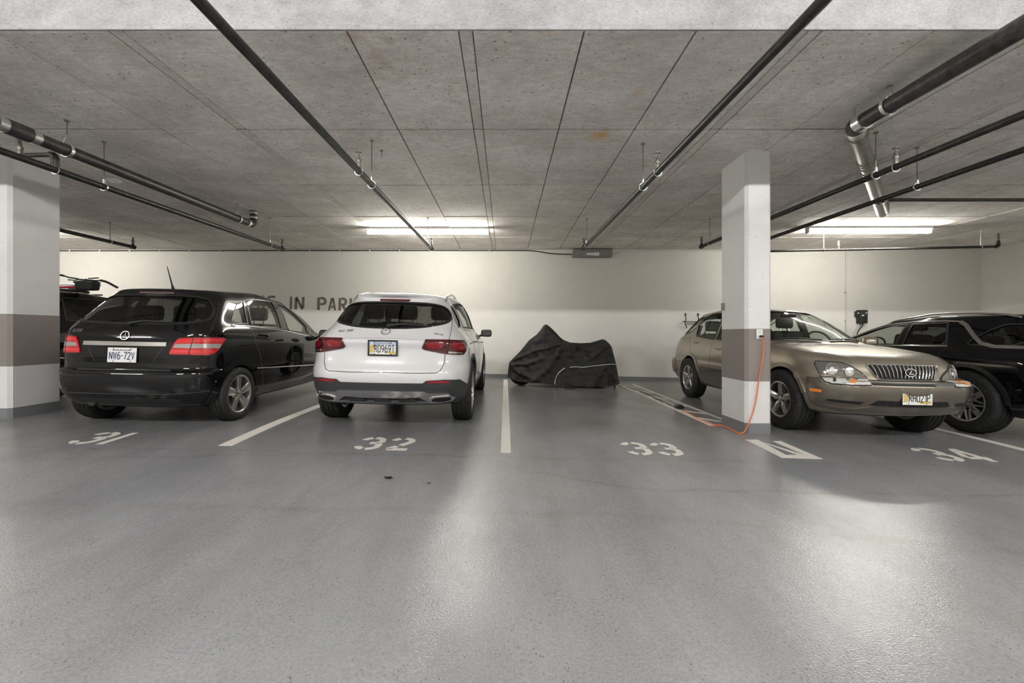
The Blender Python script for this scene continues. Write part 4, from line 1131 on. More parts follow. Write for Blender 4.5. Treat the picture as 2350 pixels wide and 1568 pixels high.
    low = [(-.99, z1-.05), (-.86, z1-.035), (-.80, z1+.03), (-.66, z1+.04), (-.48, z1+.03), (-.44, z1), (.44, z1), (.48, z1+.03), (.66, z1+.04), (.80, z1+.03), (.86, z1-.035), (.99, z1-.05), (.99, .30), (-.99, .30)]
    def wrapr(y, z):      # bumper wrap: rear face inside, sideways beyond the corner
        if abs(y) <= .74: return Rr(y, z)
        sg = 1 if y > 0 else -1; u = (abs(y)-.74)/.25; a = u*PI/2*.98
        return c.ray((.75, sg*.55, z), (-math.cos(a), sg*math.sin(a), 0)) if False else wrap_hit(c, .62, .74, sg, a, z)
    c.patch('lower_bumper', low, wrapr, 'grey_plastic', off=.016, depth=.016, step=.06)
    c.patch('rear_reflector', [(.50, z1+.008), (.72, z1+.008), (.74, z1+.028), (.49, z1+.028)], wrapr, 'reflector_red', off=.022, depth=.01, step=.05, both=True)
    zs = c.local([(800, 1128)], P)[0].z
    skid = [(-.78, zs-.06), (-.74, zs+.0), (-.50, zs+.0), (-.45, zs+.022), (.45, zs+.022), (.50, zs+.0), (.74, zs+.0), (.78, zs-.06), (.72, zs-.095), (.50, zs-.10), (.40, zs-.045), (.25, zs-.05), (-.25, zs-.05), (-.40, zs-.045), (-.50, zs-.10), (-.72, zs-.095)]
    c.patch('skid_plate', skid, wrapr, 'satin_chrome', off=.034, depth=.03, step=.05)
    zd = zs-.085
    c.patch('diffuser', [(-.47, zs-.05), (.47, zs-.05), (.42, zs-.125), (-.42, zs-.125)], wrapr, 'black_plastic', off=.020, depth=.02, step=.06)
    for x in (-.27, 0, .27): c.patch('diffuser_fin', [(x-.07, zs-.062), (x+.07, zs-.062), (x+.10, zs-.10), (x-.10, zs-.10)], wrapr, 'grey_plastic', off=.030, depth=.02, step=.05)
    c.patch('lower_lip', [(-.62, zs-.125), (.62, zs-.125), (.60, zs-.095), (-.60, zs-.095)], wrapr, 'satin_chrome', off=.024, depth=.02, step=.06)
    ex = smoothpoly([(.50, zs-.095), (.70, zs-.095), (.745, zs-.055), (.72, zs-.028), (.56, zs-.028), (.49, zs-.06)], 1)
    c.patch('exhaust_trim', ex, wrapr, 'chrome', off=.044, depth=.03, step=.05, both=True)
    exi = smoothpoly([(.535, zs-.083), (.69, zs-.083), (.715, zs-.058), (.70, zs-.042), (.57, zs-.042), (.525, zs-.062)], 1)
    c.patch('exhaust_opening', exi, wrapr, 'seam', off=.046, depth=.01, step=.05, both=True)
    # arch cladding and sill
    for x in (.92, 3.79):
        ro, ri = .465, .405
        an = [math.radians(a) for a in range(-8, 189, 8)]
        arch = [(x+ro*math.cos(a), .37+ro*math.sin(a)) for a in an]+[(x+ri*math.cos(a), .37+ri*math.sin(a)) for a in an[::-1]]
        c.patch('arch_cladding', arch, S, 'grey_plastic', off=.010, depth=.02, step=.06, both=True)
    c.patch('sill_cladding', [(1.36, .30), (3.35, .30), (3.35, .42), (1.36, .42)], S, 'grey_plastic', off=.012, depth=.02, step=.12, both=True)
    for sm in ([(1.0, 1.15), (1.12, .95), (1.36, .70), (1.40, .42)], [(1.76, 1.14), (1.78, .42)], [(2.98, 1.10), (3.05, .8), (2.98, .42)]): c.ribbon('door_seam', sm, S, 'seam_grey', .005, .001, both=True)
    for x, z in ((1.28, .98), (2.08, .96)):
        for sg in (-1, 1):
            f = c.side(sg); a, b = f(x-.10, z)[0], f(x+.10, z)[0]; md = (a+b)/2+Vector((0, sg*.04, 0))
            tube('door_handle', [a, a.lerp(md, .6)+Vector((0, sg*.012, 0)), md, b.lerp(md, .6)+Vector((0, sg*.012, 0)), b], .012, 'chrome', c.root, 8)
    # roof rails
    T = c.top()
    for sg in (-1, 1):
        pts = []
        for i in range(13):
            x = .75+i*(2.25-.75)/12; p = T(x, sg*.56)[0]; e = math.sin(PI*i/12)**.35 if 0 < i < 12 else 0
            pts.append(p+Vector((0, 0, -.01+.05*e)))
        tube('roof_rail', pts, .014, 'satin_chrome', c.root, 10)
    for sg in (-1, 1): mirror_part(c, 2.90, .985, 1.10, sg, 'black_plastic', .88)
    w0 = [Rr(y, z)[0]+Vector((-.025, 0, .012)) for y, z in ((0, zb+.01), (-.15, zb+.035), (-.40, zb+.025))]
    tube('rear_wiper', w0, [.02, .013, .007], 'black_plastic', c.root, 8)
    for x in (.92, 3.79):
        for sg in (-1, 1): add_wheel(c, x, sg*.80, 'dark', .368, .245, .24)
    box('cabin_floor', (2.0, 0, .66), (2.7, 1.4, .05), 'interior_dark', c.root)
    for y in (-.45, 0, .45): seat(c, 1.35, y, .66, 'interior_dark', .44, .56, cushion=False)
    for y in (-.40, .40): seat(c, 2.25, y, .66, 'interior_dark', .50, .60)
    steering_wheel(c, 2.75, .40, 1.08); box('dashboard', (3.02, 0, .98), (.45, 1.45, .2), 'interior_dark', c.root, .05)
    return c

def wrap_hit(c, cx, cy, sg, a, z):
    o = Vector((cx, sg*cy*.9, z)); d = Vector((-math.cos(a), sg*math.sin(a), 0))
    h = c.bvh.ray_cast(o+d*3, -d)
    if h[0] is None: h = c.bvh.find_nearest(o+d*.5)
    n = h[1]
    if n.dot(d) < 0: n = -n
    return h[0], n

def gold_suv():
    # local x forward; the nose points at the aisle (world -Y)
    bp = dict(br=.08, re=.35, ry=.32, wr=.965, bf=.20, fe=.42, fy=.36, wf=.975)
    Lc = 4.575
    rings = [ring(.32, 4.25, .78, .27, **bp), ring(.12, 4.42, .85, .32, **bp), ring(.03, 4.52, .885, .42, **bp), ring(.0, 4.565, .905, .55, **bp),
             ring(.0, Lc, .908, .64, **bp), ring(.02, 4.55, .906, .685, **bp), ring(.10, 4.47, .895, .70, br=.08, re=.33, ry=.28, wr=.965, bf=.22, fe=.46, fy=.40, wf=.965),
             ring(.11, 4.46, .897, .80, br=.08, re=.33, ry=.28, wr=.96, bf=.24, fe=.5, fy=.42, wf=.96),
             ring(.115, 4.42, .886, [(0, .90), (3.2, .90), (4.42, .885)], br=.08, re=.32, ry=.28, wr=.95, bf=.26, fe=.52, fy=.42, wf=.95),
             ring(.13, 4.33, .866, [(0, 1.0), (2.5, .985), (3.6, .975), (4.33, .945)], br=.08, re=.3, ry=.26, wr=.94, bf=.26, fe=.50, fy=.34, wf=.93),
             ring(.16, 4.05, .842, [(0, 1.07), (2.5, 1.05), (3.3, 1.035), (4.05, 1.0)], br=.08, re=.28, ry=.25, wr=.93, bf=.26, fe=.46, fy=.26, wf=.91),
             ring(.18, 3.75, .825, [(0, 1.10), (2.5, 1.08), (3.3, 1.055), (3.75, 1.04)], br=.08, re=.28, ry=.25, wr=.93, bf=.28, fe=.44, fy=.24, wf=.90),
             ring(.21, 3.42, .80, [(0, 1.14), (2.5, 1.12), (3.42, 1.075)], br=.08, re=.27, ry=.24, wr=.92, bf=.34, fe=.5, fy=.3, wf=.93),
             ring(.42, 2.98, .725, [(.3, 1.33), (1.8, 1.35), (3.0, 1.31)], br=.08, re=.30, ry=.22, wr=.91, bf=.30, fe=.42, fy=.26),
             ring(.68, 2.55, .645, [(.7, 1.505), (1.6, 1.545), (2.55, 1.49)], br=.08, re=.32, ry=.22, wr=.92, bf=.22, fe=.35, fy=.24),
             ring(.70, 2.42, .585, [(.7, 1.555), (1.6, 1.60), (2.42, 1.55)], br=.08, re=.32, ry=.22, wr=.94, bf=.18, fe=.3, fy=.24),
             ring(.76, 2.34, .42, [(.7, 1.585), (1.6, 1.635), (2.34, 1.585)], br=.05, re=.3, ry=.2, bf=.12, fe=.3),
             ring(.84, 2.26, 0, [(.8, 1.60), (1.6, 1.65), (2.26, 1.60)])]
    c = Car('crossover_car', 'champagne gold crossover car with its grille towards the aisle, behind the right pillar', 'car', 4.23, 4.37+Lc, -PI/2, rings, 'paint_gold', Lc, sy=.96, sz=.975)
    # heading -Y: world location is the rear bumper; fix the ground height at mid-length
    P = c.px(*R_); Q = c.px(*RF_); T = c.px(*RR_); S = c.side(-1); Fr = c.front()
    ws = smoothpoly([(-.68, 1.085), (-.69, 1.12), (-.62, 1.33), (-.55, 1.48), (-.3, 1.525), (.3, 1.525), (.55, 1.48), (.62, 1.33), (.69, 1.12), (.68, 1.085), (.35, 1.085), (-.35, 1.085)], 1)
    c.cutters.append(prism(ws, 'x', 2.2, 4.5)); c.patch('windshield', ws, Fr, 'glass_green', off=-.006, depth=.005, step=.08)
    c.ribbon('window_seal', ws, Fr, 'black_plastic', .035, .003, closed=True, step=.04)
    rw = [(-.62, 1.13), (-.5, 1.46), (.5, 1.46), (.62, 1.13)]
    c.cutters.append(prism(rw, 'x', -.2, .8)); c.patch('rear_window', rw, c.rear(), 'glass_clear', off=-.006, depth=.005, step=.1)
    def loc(pts, mp): return [(q.x, q.z) for q in c.local(pts, mp)]
    c.window_side('quarter_window', loc([(200, 462), (245, 385), (335, 278), (462, 205), (630, 188), (590, 232), (450, 345), (335, 435), (268, 468)], T), 'glass_green', tw=.014)
    a = loc([(415, 500), (520, 345), (610, 285)], T)
    c.window_side('door_window', [(a[0][0], a[0][1]), (1.87, 1.075), (1.87, 1.50), (1.5, 1.51), (1.2, 1.46), (1.0, 1.36)], 'glass_green', tw=.035)
    c.window_side('door_window', [(1.95, 1.075), (2.98, 1.06), (2.80, 1.20), (2.45, 1.42), (2.25, 1.49), (1.95, 1.505)], 'glass_green', tw=.035)
    c.ribbon('window_divider', loc([(535, 508), (600, 320), (640, 262)], T), S, 'black_plastic', .03, .003, both=True)
    c.finish_body([(1.085, .36, .40, .60), (3.70, .36, .40, .60)], c.cavity(12))
    # two-tone lower body
    lowc = [(1.53, .33), (3.26, .33), (3.25, .585), (1.52, .60)]
    c.patch('lower_cladding', lowc, S, 'paint_bronze', off=.010, depth=.02, step=.1, both=True)
    zb = .675
    for x in (1.085, 3.70):
        an = [math.radians(a_) for a_ in range(18, 163, 8)]
        ar = [(x+.45*math.cos(a_), .36+.45*math.sin(a_)) for a_ in an]+[(x+.40*math.cos(a_), .36+.40*math.sin(a_)) for a_ in an[::-1]]
        c.patch('arch_lip', ar, S, 'paint_gold', off=.012, depth=.02, step=.06, both=True)
    # front bumper in the darker tone: front face + wrapped corners
    def wrapf(y, z):
        sg = 1 if y > 0 else -1
        if abs(y) <= .62: return Fr(y, z)
        a_ = (abs(y)-.62)/.42*PI/2
        o = Vector((Lc-.42, sg*.62, z)); d = Vector((math.cos(a_), sg*math.sin(a_), 0)); h = c.bvh.ray_cast(o+d*3, -d)
        if h[0] is None: h = c.bvh.find_nearest(o+d*.5)
        n = h[1]; n = n if n.dot(d) > 0 else -n
        return h[0], n
    bumper = [(-1.03, .40), (-.97, .36), (-.6, .335), (.6, .335), (.97, .36), (1.03, .40), (1.06, .672), (.8, .668), (.4, .665), (-.4, .665), (-.8, .668), (-1.06, .672)]
    c.patch('front_bumper', bumper, wrapf, 'paint_bronze', off=.012, depth=.025, step=.07)
    c.ribbon('bumper_line', [(-1.0, .635), (-.5, .645), (.5, .645), (1.0, .635)], wrapf, 'seam_grey', .006, .0135)
    c.patch('bumper_lip', [(-.95, .375), (-.6, .348), (.6, .348), (.95, .375), (.95, .41), (.55, .385), (.36, .42), (-.36, .42), (-.55, .385), (-.95, .41)], wrapf, 'paint_bronze', off=.030, depth=.03, step=.07)
    for sg in (-1, 1):
        c.patch('bumper_slot', [(sg*.50, .425), (sg*.80, .44), (sg*.78, .462), (sg*.47, .455)], wrapf, 'seam', off=.0140, depth=.01, step=.05)
    c.patch('lower_grille', [(-.42, .425), (.42, .425), (.36, .475), (-.36, .475)], wrapf, 'seam', off=.0145, depth=.01, step=.05)
    for k in range(10): c.ribbon('grille_bar', [(-.36+k*.08, .43), (-.36+k*.08, .47)], wrapf, 'black_plastic', .012, .018)
    c.patch('undertray', [(-.7, .25), (.7, .25), (.74, .34), (-.74, .34)], wrapf, 'black_plastic', off=.0, depth=.02, step=.1)
    c.patch('side_marker', [(5, 605), (185, 630), (175, 668), (15, 650)], Q, 'amber', off=.02, depth=.02, step=30, both=True)
    # headlamps
    lamp = [(75, 198), (330, 208), (480, 222), (620, 270), (760, 360), (860, 450), (935, 572), (700, 570), (330, 545), (240, 518), (190, 475), (110, 330), (64, 240)]
    c.patch('headlamp', lamp, Q, 'lamp_housing_grey', off=.010, depth=.03, step=45, both=True)
    c.ribbon('lamp_seam', lamp, Q, 'seam', .010, .010, closed=True, both=True)
    c.patch('lamp_divider', [(150, 402), (860, 448), (885, 490), (180, 462)], Q, 'paint_gold', off=.0125, depth=.006, step=45, both=True)
    c.patch('indicator_lens', [(190, 468), (885, 494), (925, 562), (700, 562), (340, 535), (245, 508)], Q, 'lamp_clear_front', off=.016, depth=.006, step=45, both=True)
    c.patch('indicator_bulb', [(610, 485), (690, 488), (690, 538), (615, 535)], Q, 'amber', off=.0185, depth=.006, step=30, both=True)
    c.patch('indicator_bulb', [(345, 474), (400, 476), (400, 515), (350, 512)], Q, 'lamp_dark_glass', off=.0185, depth=.006, step=30, both=True)
    for cx, cy, r in ((335, 322, 92), (598, 362, 76)):
        e = [(cx+r*math.cos(a_), cy+r*.95*math.sin(a_)) for a_ in [2*PI*k/24 for k in range(24)]]
        c.patch('reflector_bowl', e, Q, 'lamp_silver', off=.0130, depth=.006, step=28, both=True)
        c.ribbon('reflector_ring', e, Q, 'lamp_clear', .010, .015, closed=True, both=True, lift=.005)
        e2 = [(cx+r*.35*math.cos(a_), cy+r*.33*math.sin(a_)) for a_ in [2*PI*k/16 for k in range(16)]]
        c.patch('headlamp_bulb', e2, Q, 'plate_white', off=.0155, depth=.005, step=20, both=True)
    # grille
    zt = c.local([(1480, 262)], Q)[0].z; zg = c.local([(1480, 488)], Q)[0].z
    gr = [(-.37, zt), (.37, zt), (.375, zt-.03), (.32, zg+.035), (.285, zg+.005), (.24, zg), (-.24, zg), (-.285, zg+.005), (-.32, zg+.035), (-.375, zt-.03)]
    c.patch('grille', gr, Fr, 'seam', off=.004, depth=.02, step=.05)
    c.ribbon('grille_frame', gr, Fr, 'chrome', .018, .008, closed=True, lift=.006, step=.03)
    for k in range(17):
        y = -.336+k*.042; yb = y*.86
        c.ribbon('grille_slat', [(y, zt-.012), (yb, zg+.012)], Fr, 'chrome', .011, .014, lift=.008)
    emblem(c, Fr, (0, (zt+zg)/2-.0), .042, 'front', 'oval', off=.03)
    zs = c.local([(1400, 548)], Q)[0].z
    c.patch('lower_slot', [(-.42, zs-.022), (.42, zs-.022), (.45, zs+.022), (-.45, zs+.022)], Fr, 'seam', off=.004, depth=.02, step=.05)
    c.ribbon('slot_trim', [(-.42, zs), (.42, zs)], Fr, 'chrome', .008, .012, lift=.004)
    license_plate(c, wrapf, (0, .52), 'RH021P', 'plate_text_dark', 'picture', 'front', 0)
    # hood seams and creases
    Tp = c.top()
    c.ribbon('hood_seam', [(4.35, .50), (4.1, .62), (3.7, .70), (3.3, .735)], Tp, 'seam_grey', .006, .001, both=True)
    c.ribbon('cowl_panel', [(3.30, -.66), (3.42, -.35), (3.455, 0), (3.42, .35), (3.30, .66)], Tp, 'black_plastic', .07, .004)
    for y0, y1 in ((-.08, -.58), (.50, .04)):
        W0 = [Fr(y0+(y1-y0)*k/6, 1.082+.012*math.sin(PI*k/6)+.010*k/6)[0]+Vector((.018, 0, .012)) for k in range(7)]
        tube('windshield_wiper', W0, [.012, .011, .010, .009, .008, .007, .006], 'black_plastic', c.root, 8)
    for sm in ([(1.90, 1.50), (1.90, .34)], loc([(322, 500), (315, 640), (318, 800), (400, 890)], T), [(3.05, 1.06), (3.12, .85), (3.18, .6), (3.16, .34)], [(1.52, .605), (3.26, .59)]):
        c.ribbon('door_seam', sm, S, 'seam_grey', .006, .0125 if sm[0][1] < .61 else .001, both=True)
    c.patch('filler_vent', loc([(160, 552), (175, 505), (192, 488), (190, 515), (172, 555)], T), S, 'seam', off=.002, depth=.006, both=True)
    for x, z in (loc([(410, 608)], T)[0], (2.15, .93)):
        for sg in (-1, 1):
            f = c.side(sg); a_, b = f(x-.09, z)[0], f(x+.09, z)[0]; md = (a_+b)/2+Vector((0, sg*.04, 0))
            tube('door_handle', [a_, a_.lerp(md, .6)+Vector((0, sg*.012, 0)), md, b.lerp(md, .6)+Vector((0, sg*.012, 0)), b], .013, 'paint_gold', c.root, 8)
    c.patch('rear_bumper', [(-.80, .40), (.80, .40), (.84, .68), (-.84, .68)], c.rear(), 'paint_bronze', off=.02, depth=.03, step=.1)
    c.patch('rear_bumper_corner', [(.10, .45), (.48, .42), (.46, .69), (.06, .69)], S, 'paint_bronze', off=.02, depth=.03, step=.06, both=True)
    for sg in (-1, 1): mirror_part(c, 2.82, 1.0, 1.08, sg, 'paint_gold', 1.0)
    for x in (1.085, 3.70):
        for sg in (-1, 1): add_wheel(c, x, sg*.765, 'five', .362, .225, .215, spin=.02)
    box('cabin_floor', (1.9, 0, .66), (2.6, 1.3, .05), 'interior_dark', c.root)
    for y in (-.42, .42): seat(c, 1.25, y, .66, 'interior_tan', .5, .52, cushion=False)
    for y in (-.38, .38): seat(c, 2.05, y, .66, 'interior_grey', .50, .58)
    steering_wheel(c, 2.68, .38, 1.05); box('dashboard', (2.98, 0, .96), (.45, 1.35, .2), 'interior_grey', c.root, .06)
    box('rear_view_mirror', (2.55, 0, 1.44), (.03, .22, .07), 'interior_dark', c.root, .01)
    return c

def big_suv_rings():
    bp = dict(br=.10, re=.42, ry=.36, wr=.97, bf=.14, fe=.4, fy=.34, wf=.96)
    return [ring(.42, 4.6, .82, .27, **bp), ring(.16, 4.8, .90, .33, **bp), ring(.03, 4.94, .955, .47, **bp), ring(.0, 4.98, .975, .62, **bp), ring(.02, 4.97, .984, .74, **bp),
            ring(.05, 4.95, .985, .88, **bp), ring(.07, 4.9, .975, [(0, 1.0), (3.8, .98), (4.9, .96)], **bp),
            ring(.10, 4.75, .945, [(0, 1.09), (3.8, 1.05), (4.75, 1.03)], br=.10, re=.38, ry=.3, wr=.96), ring(.13, 4.4, .92, [(0, 1.15), (3.4, 1.10), (4.4, 1.07)], br=.10, re=.36, ry=.3, wr=.955),
            ring(.15, 3.75, .895, [(0, 1.19), (3.0, 1.14), (3.75, 1.13)], br=.10, re=.34, ry=.28, wr=.95, bf=.3, fe=.5),
            ring(.28, 3.2, .815, [(.3, 1.42), (1.9, 1.42), (3.2, 1.36)], br=.09, re=.34, ry=.26, wr=.93, bf=.26, fe=.45),
            ring(.42, 2.72, .735, [(.4, 1.59), (1.7, 1.62), (2.7, 1.555)], br=.08, re=.34, ry=.25, wr=.93, bf=.2, fe=.4),
            ring(.36, 2.55, .67, [(.4, 1.65), (1.7, 1.685), (2.55, 1.615)], br=.08, re=.36, ry=.24, wr=.95, bf=.16, fe=.35),
            ring(.44, 2.45, .48, [(.4, 1.675), (1.7, 1.71), (2.45, 1.65)], br=.03, re=.3, ry=.2, bf=.1, fe=.3), ring(.55, 2.38, 0, [(.5, 1.685), (1.7, 1.72), (2.38, 1.66)])]

def dark_suv():
    zm = lambda z: z*.9 if z*.9 < 1.03 else 1.03+(z*.9-1.03)*.86
    rg = big_suv_rings()
    for r in rg: r[:, 2] = [zm(z) for z in r[:, 2]]
    c = Car('suv_car', 'dark navy SUV with star-spoke wheels parked nose to the wall at the right edge', 'car', DSX, DSY, PI/2, rg, 'paint_navy', 4.98)
    ZS = .90
    side_ = c.side; S0 = c.side(1); c.side = lambda sg: (lambda x, z: side_(sg)(x, z))
    zz = lambda poly: [(a, zm(b)) for a, b in poly]
    S = c.side(1); P = c.px(*PW_); R = c.px(*R_)
    def loc(pts, mp): return [(q.x, q.z) for q in c.local(pts, mp)]
    # left side faces the camera; windows in side view (x forward, z up)
    def win(name, poly, g, tw=.03):
        c.window_side(name, zz(poly), g, tw=tw)
    q = loc([(2080, 188), (1990, 188)], R)
    win('quarter_window', smoothpoly([(.50, 1.20), (1.02, 1.19), (1.12, 1.22), (.86, 1.50), (.70, 1.53), (.52, 1.48)], 1), 'glass_dark', .02)
    win('door_window', [(1.32, 1.185), (1.92, 1.165), (1.92, 1.56), (1.42, 1.565)], 'glass_tint')
    win('door_window', [(2.02, 1.165), (3.16, 1.145), (2.95, 1.28), (2.62, 1.45), (2.42, 1.52), (2.02, 1.56)], 'glass_clear')
    ws = zz([(-.74, 1.17), (-.60, 1.54), (.60, 1.54), (.74, 1.17)])
    c.cutters.append(prism(ws, 'x', 2.3, 4.8)); c.patch('windshield', ws, c.front(), 'glass_clear', off=-.006, depth=.005, step=.1)
    rw = zz([(-.64, 1.22), (-.54, 1.55), (.54, 1.55), (.64, 1.22)])
    c.cutters.append(prism(rw, 'x', -.2, .7)); c.patch('rear_window', rw, c.rear(), 'glass_dark', off=-.006, depth=.005, step=.1)
    c.finish_body([(1.03, .38, .415, .68), (3.93, .38, .415, .68)], c.cavity(9))
    c.ribbon('belt_trim', zz([(1.30, 1.165), (1.95, 1.15), (3.20, 1.125)]), S, 'chrome', .016, .005, both=True, lift=.004)
    c.ribbon('roofline_trim', zz([(3.22, 1.13), (3.0, 1.29), (2.65, 1.475), (2.42, 1.555), (2.0, 1.595), (1.5, 1.598), (1.28, 1.58)]), S, 'chrome', .018, .005, both=True, lift=.004, step=.05)
    c.ribbon('pillar_trim', zz([(1.28, 1.575), (1.20, 1.52), (1.05, 1.33), (.95, 1.225), (.80, 1.175), (.40, 1.17)]), S, 'satin_chrome', .045, .006, both=True, lift=.004, step=.05)
    for sm in ([(1.97, 1.56), (1.97, .45)], [(1.30, 1.18), (1.42, .90), (1.50, .45)], [(3.25, 1.10), (3.30, .8), (3.2, .45)]): c.ribbon('door_seam', zz(sm), S, 'seam', .006, .001, both=True)
    for x, z in ((1.58, .925), (2.22, .905)):
        for sg in (-1, 1):
            f = c.side(sg); a_, b = f(x-.12, z)[0], f(x+.12, z)[0]; md = (a_+b)/2+Vector((0, sg*.045, 0))
            tube('door_handle', [a_, a_.lerp(md, .6)+Vector((0, sg*.012, 0)), md, b.lerp(md, .6)+Vector((0, sg*.012, 0)), b], .012, 'chrome', c.root, 8)
    for x in (1.03, 3.93):
        an = [math.radians(a_) for a_ in range(-5, 186, 8)]
        ar = [(x+.465*math.cos(a_), .38+.465*math.sin(a_)) for a_ in an]+[(x+.415*math.cos(a_), .38+.415*math.sin(a_)) for a_ in an[::-1]]
        c.patch('arch_cladding', ar, S, 'black_plastic', off=.010, depth=.02, step=.06, both=True)
        for sg in (-1, 1): add_wheel(c, x, sg*.855, 'multi', .380, .245, .240, spin=.25)
    c.patch('sill_cladding', [(1.47, .32), (3.5, .32), (3.5, .46), (1.47, .46)], S, 'black_plastic', off=.012, depth=.02, step=.12, both=True)
    c.ribbon('sill_trim', [(1.5, .44), (3.46, .44)], S, 'satin_chrome', .012, .014, both=True)
    T = c.top()
    for sg in (-1, 1):
        pts = []
        for i in range(13):
            x = .7+i*1.75/12; p = T(x, sg*.655)[0]; e = math.sin(PI*i/12)**.35 if 0 < i < 12 else 0
            pts.append(p+Vector((0, 0, -.01+.045*e)))
        tube('roof_rail', pts, .014, 'satin_chrome', c.root, 10)
        mirror_part(c, 3.12, 1.07, 1.03, sg, 'paint_navy', 1.1)
    c.patch('tail_lamp', [(.72, .70), (.95, .70), (.96, 1.06), (.78, 1.06)], lambda y, z: wrap_hit(c, .6, .75, 1, (y-.72)/.25*PI/2*.6, z), 'lamp_dark_red', off=.006, depth=.02, step=.05, both=True)
    box('cabin_floor', (2.0, 0, .62), (3.0, 1.5, .05), 'interior_dark', c.root)
    for y in (-.42, .42): seat(c, 1.42, y, .60, 'interior_dark', .5, .6); seat(c, 2.35, y, .60, 'interior_grey', .52, .62)
    steering_wheel(c, 2.95, .42, .99); box('dashboard', (3.25, 0, .92), (.45, 1.5, .2), 'interior_dark', c.root, .05)
    return c

def far_suv():
    c = Car('suv_car', 'black SUV carrying a bicycle on its roof, mostly hidden behind the left pillar', 'car', -7.75, 5.5, PI/2, big_suv_rings(), 'paint_black', 4.98, sy=.95, sz=.968)
    S = c.side(-1)
    for nm, poly, g in (('quarter_window', [(.50, 1.20), (1.05, 1.19), (1.10, 1.50), (.62, 1.47)], 'glass_dark'), ('door_window', [(1.18, 1.175), (1.92, 1.155), (1.92, 1.53), (1.22, 1.53)], 'glass_dark'),
                        ('door_window', [(2.02, 1.155), (3.16, 1.135), (2.95, 1.26), (2.62, 1.43), (2.42, 1.49), (2.02, 1.53)], 'glass_tint')):
        c.window_side(nm, poly, g, tw=.025)
    rw = [(-.60, 1.20), (-.50, 1.52), (.50, 1.52), (.60, 1.20)]
    c.cutters.append(prism(rw, 'x', -.2, .7)); c.patch('rear_window', rw, c.rear(), 'glass_dark', off=-.006, depth=.005, step=.1)
    c.finish_body([(1.0, .37, .41, .64), (3.9, .37, .41, .64)], c.cavity(9))
    for sm in ([(1.97, 1.53), (1.97, .45)], [(1.14, 1.18), (1.42, .90), (1.50, .45)], [(3.25, 1.10), (3.30, .8), (3.2, .45)]): c.ribbon('door_seam', sm, S, 'seam', .006, .001, both=True)
    c.patch('tail_lamp', [(.66, .85), (.90, .85), (.90, 1.12), (.70, 1.12)], lambda y, z: wrap_hit(c, .6, .68, 1, (y-.66)/.25*PI/2*.7, z), 'lamp_red', off=.006, depth=.02, step=.05, both=True)
    license_plate(c, c.rear(), (0, .86), 'LH 40K', 'plate_text_blue', 'flag', 'rear') if False else None
    for x in (1.0, 3.9):
        for sg in (-1, 1): add_wheel(c, x, sg*.80, 'five', .372, .235, .23)
    for sg in (-1, 1): mirror_part(c, 3.12, 1.02, 1.12, sg, 'paint_black', 1.1)
    T = c.top()
    for x in (1.0, 2.0):
        p = T(x, 0)[0]; tube('roof_bar', [(x, -.60, p.z-.0), (x, -.55, p.z+.0), (x, .55, p.z+.0), (x, .60, p.z)], .012, 'black_plastic', c.root, 8)
    return c

DSX, DSY = 6.60, 4.21
black_hatchback()
white_suv()
gold_suv()
dark_suv()
far_suv()

# ------------------------------------------------------------------ pipes under the slab
ZC = CEIL
def rel(P, o): return [Vector(p)-Vector(o) for p in P]
def hanger(root, o, p, r, clevis=False, top=None):
    """threaded rod from the slab to a band around the pipe at p (axis roughly along y)"""
    p = Vector(p)-Vector(o); zt = (top or ZC)-o[2]
    rr = r+.008
    band = [p+Vector((rr*math.cos(a), 0, rr*math.sin(a))) for a in [2*PI*k/20 for k in range(20)]]
    bw = .03 if clevis else .016
    V = []; Fc = []
    for k, q in enumerate(band):
        n = (q-p).normalized()
        V += [q+Vector((0, -bw/2, 0)), q+Vector((0, bw/2, 0)), q+n*.004+Vector((0, bw/2, 0)), q+n*.004+Vector((0, -bw/2, 0))]
    m = len(band)
    for k in range(m):
        j = (k+1) % m
        for i in range(4): Fc.append((k*4+i, k*4+(i+1) % 4, j*4+(i+1) % 4, j*4+i))
    h = mesh_obj('hanger_band', V, Fc, 'clamp_metal', root)
    top_band = p+Vector((0, 0, rr+(.07 if clevis else .022)))
    if clevis:
        for sg in (-1, 1): tube('clevis_arm', [p+Vector((sg*rr*.95, 0, rr*.35)), p+Vector((sg*.022, 0, rr+.06)), top_band], .009, 'clamp_metal', h, 6)
    tube('hanger_nut', [top_band-Vector((0, 0, .018)), top_band+Vector((0, 0, .018))], .013, 'clamp_metal', h, 6)
    tube('hanger_rod', [top_band, (p.x, p.y, zt)], .0055, 'rod_metal', h, 8)
    tube('rod_anchor', [(p.x, p.y, zt-.012), (p.x, p.y, zt)], .022, 'rod_metal', h, 10)
def head(root, o, p, h=.17, ubolt=True):
    p = Vector(p)-Vector(o)
    mt = Matrix.Translation(p)
    V, Fc = lathe_data([(.001, 0), (.020, 0), (.020, h*.30), (.024, h*.33), (.024, h*.50), (.017, h*.56), (.017, h*.66), (.010, h*.72), (.007, h*.86), (.007, h*.93)], 14, 'z', mt)
    b = mesh_obj('sprinkler_head', V, Fc, 'brass', root, angle=40)
    V, Fc = lathe_data([(.001, h*.93), (.024, h*.945), (.028, h*.93), (.028, h*.955), (.001, h*.965)], 14, 'z', mt)
    mesh_obj('deflector', V, Fc, 'rod_metal', b)
    for sg in (-1, 1): tube('head_frame', [p+Vector((sg*.012, 0, h*.70)), p+Vector((sg*.02, 0, h*.83)), p+Vector((0, 0, h*.94))], .004, 'brass', b, 6)
    if ubolt:
        tube('pipe_strap', [p+Vector((.040*math.cos(a), 0, -.032+.040*math.sin(a))) for a in [PI*(1+k/12) for k in range(-2, 15)]], .0045, 'clamp_metal', b, 6)
